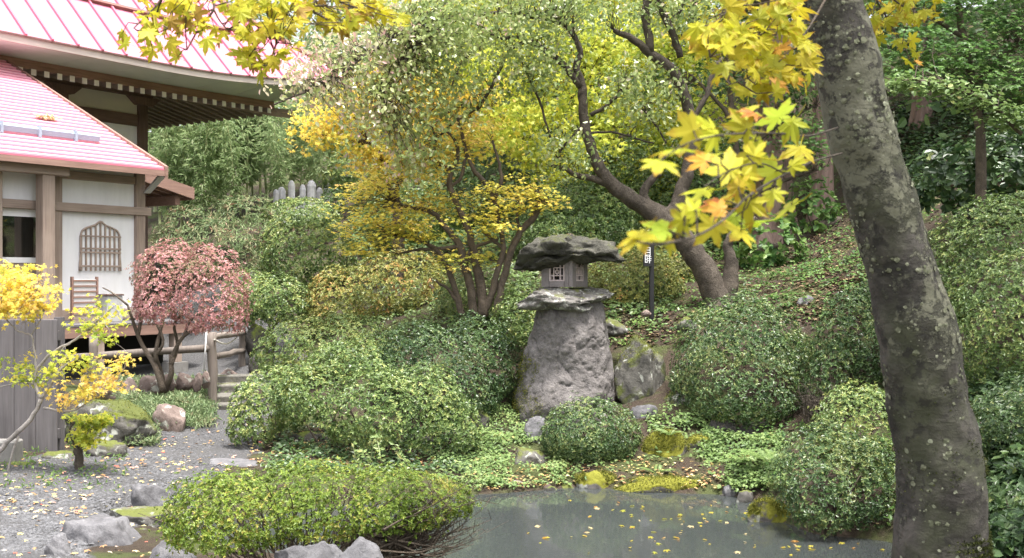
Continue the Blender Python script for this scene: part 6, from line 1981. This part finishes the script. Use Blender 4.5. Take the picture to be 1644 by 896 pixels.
def bamboo_meshes(seed):
    rng = np.random.default_rng(seed)
    H = 4.6
    zs = np.arange(-.3, H, .32)
    lean = rng.normal(0, .03, 2)
    pts, rad = [], []
    for z in zs:
        bend = .10 * max(0, z / H) ** 3 * H
        x, y = lean[0] * z + bend * math.cos(seed), lean[1] * z + bend * math.sin(seed)
        r = .036 * (1 - z / H * .75)
        for dz, k in ((-.012, 1.0), (0, 1.25), (.012, 1.0)):
            pts.append((x, y, z + dz))
            rad.append(r * k)
    B = Build()
    B.tube(pts, rad, 7)
    n = 210
    zz = rng.uniform(1.0, H + .3, n)
    cl = rng.uniform(0, 6.283, n)
    ra = np.abs(rng.normal(.0, .55, n)) * np.clip((zz - 1.0) / 2.5, .2, 1)
    bend = .10 * np.maximum(0, zz / H) ** 3 * H
    P = np.c_[lean[0] * zz + bend * math.cos(seed) + np.cos(cl) * ra, lean[1] * zz + bend * math.sin(seed) + np.sin(cl) * ra, zz - ra * .3]
    parts = []
    for k in range(4):
        parts.append(blades(P + rng.normal(0, .06, (n, 3)), rand_dirs(rng, n) * .7 + (0, -.3, .7), np.c_[np.cos(cl), np.sin(cl), np.full(n, -.7)] + rand_dirs(rng, n) * .6, rng.uniform(.17, .30, n), np.clip(rng.normal(.55, .25, n), 0, 1), T_NARROW))
    V, F, T = join_blades(parts)
    return B.mesh("culm", CULM, True), np_mesh("foliage", V, F, BAMB, tint=T)


BM = [bamboo_meshes(s) for s in (1, 2, 3, 4)]
for k in range(30):
    px = 236 + k * 10.8 + rng.normal(0, 3)
    d = 31.3 + rng.uniform(-.6, 4.5)
    x = (px - 822) / FOC * d
    t = tree("bamboo", "leafy green bamboo stalk in the grove behind the temple wing", "bamboo", (x, d, gz(x, d)), "bamboo grove behind the entrance wing")
    t.rotation_euler = (0, 0, rng.uniform(0, 6.28))
    s_ = (.58 + (d - 30.7) / 5 * .70) * rng.uniform(.85, 1.15)
    t.scale = (s_, s_, s_)
    c_, f_ = BM[k % 4]
    link("culm", c_, t)
    link("foliage", f_, t)

# ------------------------------------------------------------------ distant wood
rng = np.random.default_rng(502)
parts = []
nw = 46000
pos = []
for (x0, x1, y0, y1, n, hmax) in ((-24, 4, 42, 47, 8000, 9), (-2, 12, 26, 34, 11000, 8), (7, 24, 18, 30, 9000, 5.5), (-4, 3, 30, 34, 3000, 6)):
    x, y = rng.uniform(x0, x1, n), rng.uniform(y0, y1, n)
    cl = np.round(np.c_[x, y] / 1.6) * 1.6
    h = ground_h(x, y)
    top = hmax * (.65 + .35 * np.sin(cl[:, 0] * 1.9) * np.cos(cl[:, 1] * 1.3))
    z = h + top * rng.random(n) ** .75
    pos.append(np.c_[x, y, z])
P = np.concatenate(pos)
P = P[lump(P, 3, 1.3) > -.45]
n = len(P)
V, F, T = blades(P, rand_dirs(rng, n) * .8 + (0, -.3, .6), rand_dirs(rng, n) + (0, 0, -.4), rng.uniform(.16, .34, n), np.clip(rng.normal(.45, .25, n) + .25 * lump(P, 8, .9), 0, 1), T_OVAL)
fw = link("distant_wood", np_mesh("distant_wood", V, F, GREEN_W, tint=T))
tag(fw, "dense green woodland closing the view behind garden and temple", "wood", None, "stuff")
# ------------------------------------------------------------------ ground cover, litter, pebbles
rng = np.random.default_rng(601)


def scatter_px(rng, boxes, n):
    """points on the ground that are seen inside the photo boxes (by marching the view rays to the terrain)"""
    ar = np.array([(b[1] - b[0]) * (b[3] - b[2]) for b in boxes], float)
    out = []
    for b_, m in zip(boxes, (ar / ar.sum() * n).astype(int)):
        px, py = rng.uniform(b_[0], b_[1], m), rng.uniform(b_[2], b_[3], m)
        dd = np.full(m, np.nan)
        for d in np.arange(4.5, 33, .12):
            x = (px - 822) / FOC * d
            z = EYE - (py - 448) / FOC * d
            hit = np.isnan(dd) & (z < look_h(x, np.full(m, d)))
            dd[hit] = d
        ok = ~np.isnan(dd)
        dd = dd[ok] + rng.uniform(-.1, .05, ok.sum())
        x = (px[ok] - 822) / FOC * dd
        out.append(np.c_[x, dd, look_h(x, dd)])
    return np.concatenate(out)


SHORE_ROCKS = ((905, 1165, 742, 812), (1018, 1128, 690, 790), (815, 885, 715, 780), (1192, 1275, 790, 880))


def cover(name, label, boxes, n, leaf, hmax, mat, tint, tmpl, seed, up=.75):
    rng = np.random.default_rng(seed)
    G = scatter_px(rng, boxes, n)
    qx, qy = 822 + G[:, 0] / G[:, 1] * FOC, 448 + (EYE - G[:, 2]) / G[:, 1] * FOC
    keep = np.ones(len(G), bool)
    for x0, x1, y0, y1 in SHORE_ROCKS:          # bare rock, nothing grows there
        keep &= ~((qx > x0) & (qx < x1) & (qy > y0) & (qy < y1))
    G = G[keep | (rng.random(len(G)) < .08)]
    G = G[G[:, 2] > WATER_Z + .02]
    parts = []
    for k in range(4):
        m = len(G)
        hh = hmax * (.5 + .5 * lump(G, seed, 3.0)) * rng.uniform(.2, 1.0, m) + .01
        P = G + rng.normal(0, .04, (m, 3)) * (1, 1, 0) + np.c_[np.zeros(m), np.zeros(m), np.maximum(.01, hh)]
        parts.append(blades(P, rand_dirs(rng, m) * (1 - up) * 1.5 + (0, -.2, up), rand_dirs(rng, m), leaf * rng.uniform(.6, 1.3, m), np.clip(tint + .3 * lump(G, seed + 5, 4.0) + rng.normal(0, .18, m), 0, 1), tmpl))
    V, F, T = join_blades(parts)
    o = link(name, np_mesh(name, V, F, mat, tint=T))
    tag(o, label, "plants", None, "stuff")
    return o


cover("ground_cover", "bright green low leafy ground cover on the far bank below the lantern", [(700, 880, 655, 785), (760, 1000, 700, 792), (850, 1030, 735, 770)], 3000, .036, .14, COVER, .5, T_OVAL, 611)
cover("ground_cover", "bright green leafy ground cover at the right corner of the pond", [(1130, 1260, 700, 800), (1040, 1160, 672, 745)], 1500, .045, .16, COVER, .45, T_OVAL, 612)
cover("ground_cover", "soft green feathery plants on the bank beside the stone steps", [(190, 342, 612, 690), (120, 250, 690, 720)], 4200, .065, .16, GREEN_B, .35, T_NARROW, 613, up=.3)
cover("ground_cover", "low green weeds on the leafy slope under the forked tree", [(930, 1130, 440, 560), (1120, 1420, 420, 520), (1280, 1440, 330, 470)], 1100, .05, .10, GREEN_M, .6, T_OVAL, 614)
cover("ground_cover", "weeds and grass along the left path edge", [(0, 200, 700, 790)], 160, .05, .08, GREEN_M, .8, T_NARROW, 615, up=.3)
cover("ground_cover", "dark green undergrowth on the shaded right slope", [(1440, 1644, 170, 300), (1560, 1644, 620, 896)], 2200, .09, .25, GREEN_D, .35, T_OVAL, 616)
cover("ground_cover", "undergrowth between the shrubs on the middle bank", [(560, 860, 420, 560), (800, 1080, 320, 520)], 3000, .06, .15, GREEN_A, .4, T_OVAL, 617)
cover("ground_cover", "mixed green undergrowth high on the back slope", [(560, 1180, 230, 420)], 5200, .11, .4, GREEN_W, .6, T_OVAL, 618)

cover("ground_cover", "dark low plants in the hollow behind the clipped foreground azalea", [(430, 760, 690, 762)], 900, .05, .12, GREEN_D, .45, T_OVAL, 619)

# fallen leaves
def litter(name, label, boxes, n, size, seed, lo, hi, lift=.012, mat=None):
    rng = np.random.default_rng(seed)
    G = scatter_px(rng, boxes, n)
    G = G[G[:, 2] > WATER_Z + .02]
    m = len(G)
    V, F, T = blades(G + (0, 0, lift) + rng.normal(0, 1, (m, 3)) * (.01, .01, .003), rand_dirs(rng, m) * .35 + (0, 0, 1), rand_dirs(rng, m), size * rng.uniform(.55, 1.3, m), np.clip(rng.uniform(lo, hi, m), 0, 1), T_MAPLE)
    tag(link(name, np_mesh(name, V, F, mat or DEADL, tint=T)), label, "leaves", None, "stuff")


litter("fallen_leaves", "fallen yellow and brown leaves scattered over the gravel path", [(0, 300, 690, 830), (150, 420, 680, 760), (0, 140, 770, 830)], 430, .062, 621, .15, 1.0)
litter("fallen_leaves", "a few fallen leaves on the near gravel", [(0, 250, 810, 896)], 70, .055, 622, .1, 1.0)
litter("fallen_leaves", "brown leaf litter covering the slope below the cedar", [(1150, 1450, 380, 520), (960, 1120, 480, 560), (1280, 1440, 330, 470), (1430, 1644, 140, 320)], 9000, .065, 623, 0, 1, .02, LITTER)
litter("fallen_leaves", "brown leaf litter along the far shore", [(760, 1160, 740, 795), (400, 720, 690, 750)], 1500, .05, 624, .05, .8, .02)

# litter and weeds over the whole right slope, also where the leaning trunk hides it
rng = np.random.default_rng(625)
n = 5200
x_, y_ = rng.uniform(2.6, 9.5, n), rng.uniform(5.5, 22, n)
G = np.c_[x_, y_, look_h(x_, y_) + .02]
G = G[(G[:, 2] > WATER_Z + .1)]
m = len(G)
V, F, T = blades(G, rand_dirs(rng, m) * .4 + (0, 0, 1), rand_dirs(rng, m), .065 * rng.uniform(.6, 1.4, m), rng.uniform(0, 1, m), T_MAPLE)
tag(link("fallen_leaves", np_mesh("fallen_leaves", V, F, LITTER, tint=T)), "brown leaf litter strewn over the right hillside", "leaves", None, "stuff")
G = G[lump(G, 6, 1.5) > .05]
parts = []
for k in range(5):
    m = len(G)
    parts.append(blades(G + rng.normal(0, .07, (m, 3)) * (1, 1, 0) + np.c_[np.zeros(m), np.zeros(m), rng.uniform(0, .10, m)], rand_dirs(rng, m) * .5 + (0, -.1, .8), rand_dirs(rng, m), .055 * rng.uniform(.6, 1.4, m), np.clip(rng.normal(.5, .2, m), 0, 1), T_OVAL))
V, F, T = join_blades(parts)
tag(link("ground_cover", np_mesh("ground_cover", V, F, GREEN_M, tint=T)), "scattered green weeds over the right hillside", "plants", None, "stuff")

# gravel stones on the path
rng = np.random.default_rng(631)
G = scatter_px(rng, [(0, 300, 720, 896), (130, 420, 680, 770), (0, 260, 780, 896)], 15000)
mk = path_mask(G[:, 0], G[:, 1]) > .02
G = G[mk & (G[:, 2] > WATER_Z + .05)]
m = len(G)
OV = np.array([(1, 0, 0), (-1, 0, 0), (0, 1, 0), (0, -1, 0), (0, 0, 1), (0, 0, -1)], float)
OF = np.array([(0, 2, 4), (2, 1, 4), (1, 3, 4), (3, 0, 4), (2, 0, 5), (1, 2, 5), (3, 1, 5), (0, 3, 5)])
sz = rng.uniform(.006, .018, (m, 1, 1)) * rng.uniform(.6, 1.3, (m, 1, 3))
ca = rng.uniform(0, 6.28, m)
R = np.zeros((m, 3, 3))
R[:, 0, 0], R[:, 0, 1], R[:, 1, 0], R[:, 1, 1], R[:, 2, 2] = np.cos(ca), -np.sin(ca), np.sin(ca), np.cos(ca), .6
V = G[:, None, :] + np.einsum('mij,mkj->mki', R, (OV[None] + rng.normal(0, .2, (m, 6, 3))) * sz)
F = (OF[None] + (np.arange(m) * 6)[:, None, None]).reshape(-1, 3)
gmv = rock_mat("gravel_stone", (0.05, 0.05, 0.053), (0.20, 0.20, 0.21), bumps=.3, scale=6.0)
tag(link("gravel", np_mesh("gravel", V.reshape(-1, 3), [F], gmv)), "loose grey gravel stones on the path", "gravel", None, "stuff")

# leaves floating on the pond: each one its own
rng = np.random.default_rng(641)
fl = []
for _ in range(900):
    if rng.random() < .45:
        px, py = rng.uniform(775, 1430), 803 + 90 * rng.random() ** 1.3
    else:
        cx_, cy_ = ((1010, 845), (1060, 870), (1120, 840), (1180, 858), (1250, 880), (960, 812), (1300, 874), (1150, 822), (1030, 825), (1390, 876))[int(rng.integers(10))]
        px, py = cx_ + rng.normal(0, 28), cy_ + rng.normal(0, 7)
    if not (803 < py < 894 and 775 < px < 1432): continue
    d = (EYE - WATER_Z) * FOC / (py - 448)
    x = (px - 822) / FOC * d
    if poly_dist(np.array([x]), np.array([d]), POND)[0] < .06: continue
    if any((x - a_) ** 2 + (d - c_) ** 2 < .0035 for a_, c_ in fl): continue
    fl.append((x, d))
    if len(fl) >= 88: break
FLM = []
for s_ in range(4):
    V, F, T = blades(np.zeros((1, 3)), np.array([[.1, .05 * s_, 1]]), np.array([[1, .3 * s_, 0]]), np.array([1.0]), np.array([.5]), (T_OVAL, T_MAPLE)[s_ % 2])
    FLM.append(np_mesh("floating_leaf", V, F, NEARLEAF))
FC = [((.42, .36, .06), "yellow leaf floating on the pond"), ((.30, .32, .06), "yellow green leaf floating on the pond"), ((.62, .50, .34), "pale tan leaf floating on the pond"), ((.50, .20, .08), "orange brown leaf floating on the pond")]
for k, (x, y) in enumerate(fl):
    c, lb_ = FC[int(rng.choice(4, p=(.42, .28, .18, .12)))]
    o = link("floating_leaf", FLM[k % 4])
    o.location = (x, y, WATER_Z + .008)
    o.rotation_euler = (rng.normal(0, .08), rng.normal(0, .08), rng.uniform(0, 6.28))
    s_ = .03 + .07 * rng.random() ** 1.6
    o.scale = (s_, s_ * rng.uniform(.7, 1), s_)
    o.color = (*c, 1)
    tag(o, "small " + lb_, "leaf", lb_.replace(" leaf", " leaves"))


# ------------------------------------------------------------------ ferns and herb
def fern(label, px, py, d, L, seed, nf=9, spread=1.0):
    rng = np.random.default_rng(seed)
    b_ = W(px, py, d)
    t = empty("fern", tuple(b_), 0, label, "fern", "ferns by the pond")
    for k in range(nf):
        a_ = rng.uniform(0, 6.283)
        l = L * rng.uniform(.7, 1.1)
        s_ = np.linspace(0, 1, 16)
        r = s_ * l * .85 * spread
        P = np.c_[np.cos(a_) * r, np.sin(a_) * r, l * (.75 * s_ - .55 * s_ ** 2)]
        tg = np.gradient(P, axis=0)
        side = np.array((-math.sin(a_), math.cos(a_), 0))
        wd = l * .26 * np.sin(np.clip(s_ * 2.6 + .35, 0, math.pi)) * (1 - s_ * .6)
        PP, TT, NN, SS = [], [], [], []
        for i_ in range(1, 16):
            for sg_ in (-1, 1):
                PP.append(P[i_]); TT.append(side * sg_ + tg[i_] / np.linalg.norm(tg[i_]) * .5); NN.append(np.cross(tg[i_], side) * (1 if True else 1)); SS.append(max(.012, wd[i_]))
        NN = np.array(NN)
        NN *= np.sign(NN[:, 2:3] + 1e-6)
        V, F, T = blades(np.array(PP), NN, np.array(TT), np.array(SS), np.clip(rng.normal(.6, .15, len(PP)), 0, 1), tmpl_simple(.17, .02, .15))
        link("frond", np_mesh("frond", V, F, COVER, tint=T), t)
    return t


fern("pale green fern arching below the round glossy azalea", 1235, 745, 11.2, .50, 71, 11)
fern("small fern on the bank left of the right pond azalea", 1200, 745, 11.6, .34, 72, 8)
fern("fern sprouting under the bright moss rock", 1055, 762, 11.7, .28, 73, 8)
fern("fern growing on top of the bright moss rock", 1075, 700, 12.1, .26, 74, 8)

rng = np.random.default_rng(80)
hb = W(588, 756, 7.6)
hr = empty("herb_plant", tuple(hb), 0, "slender herb with pale pointed leaves rising behind the clipped azalea", "plant")
parts = []
for pts in ([(580, 756), (572, 735), (568, 712)], [(592, 756), (596, 728), (600, 705), (610, 703)], [(598, 756), (588, 738), (584, 722)], [(615, 756), (613, 730), (606, 708)], [(645, 756), (640, 730), (635, 712)], [(652, 756), (650, 742), (640, 735)]):
    Q_ = smooth_path([W(a_, c_, 7.6) + (0, rng.normal(0, .05), 0) for a_, c_ in pts], 4) - hb
    Build().tube(Q_, .002, 4, cap=False).build("stem", CULM, hr)
    for q in Q_[3:]:
        for _ in range(2):
            parts.append(blades(q[None], rand_dirs(rng, 1) * .5 + (0, -.6, .5), rand_dirs(rng, 1) * (1, .4, .5) + (0, 0, .3), np.array([rng.uniform(.03, .05)]), np.array([rng.uniform(.5, 1)]), T_SIMPLE))
V, F, T = join_blades(parts)
link("foliage", np_mesh("foliage", V, F, COVER, tint=T), hr)
tris = sum(len(me.loops) - 2 * len(me.polygons) for me in bpy.data.meshes)
print("TRIS", tris, "LEAVES", NLEAF)
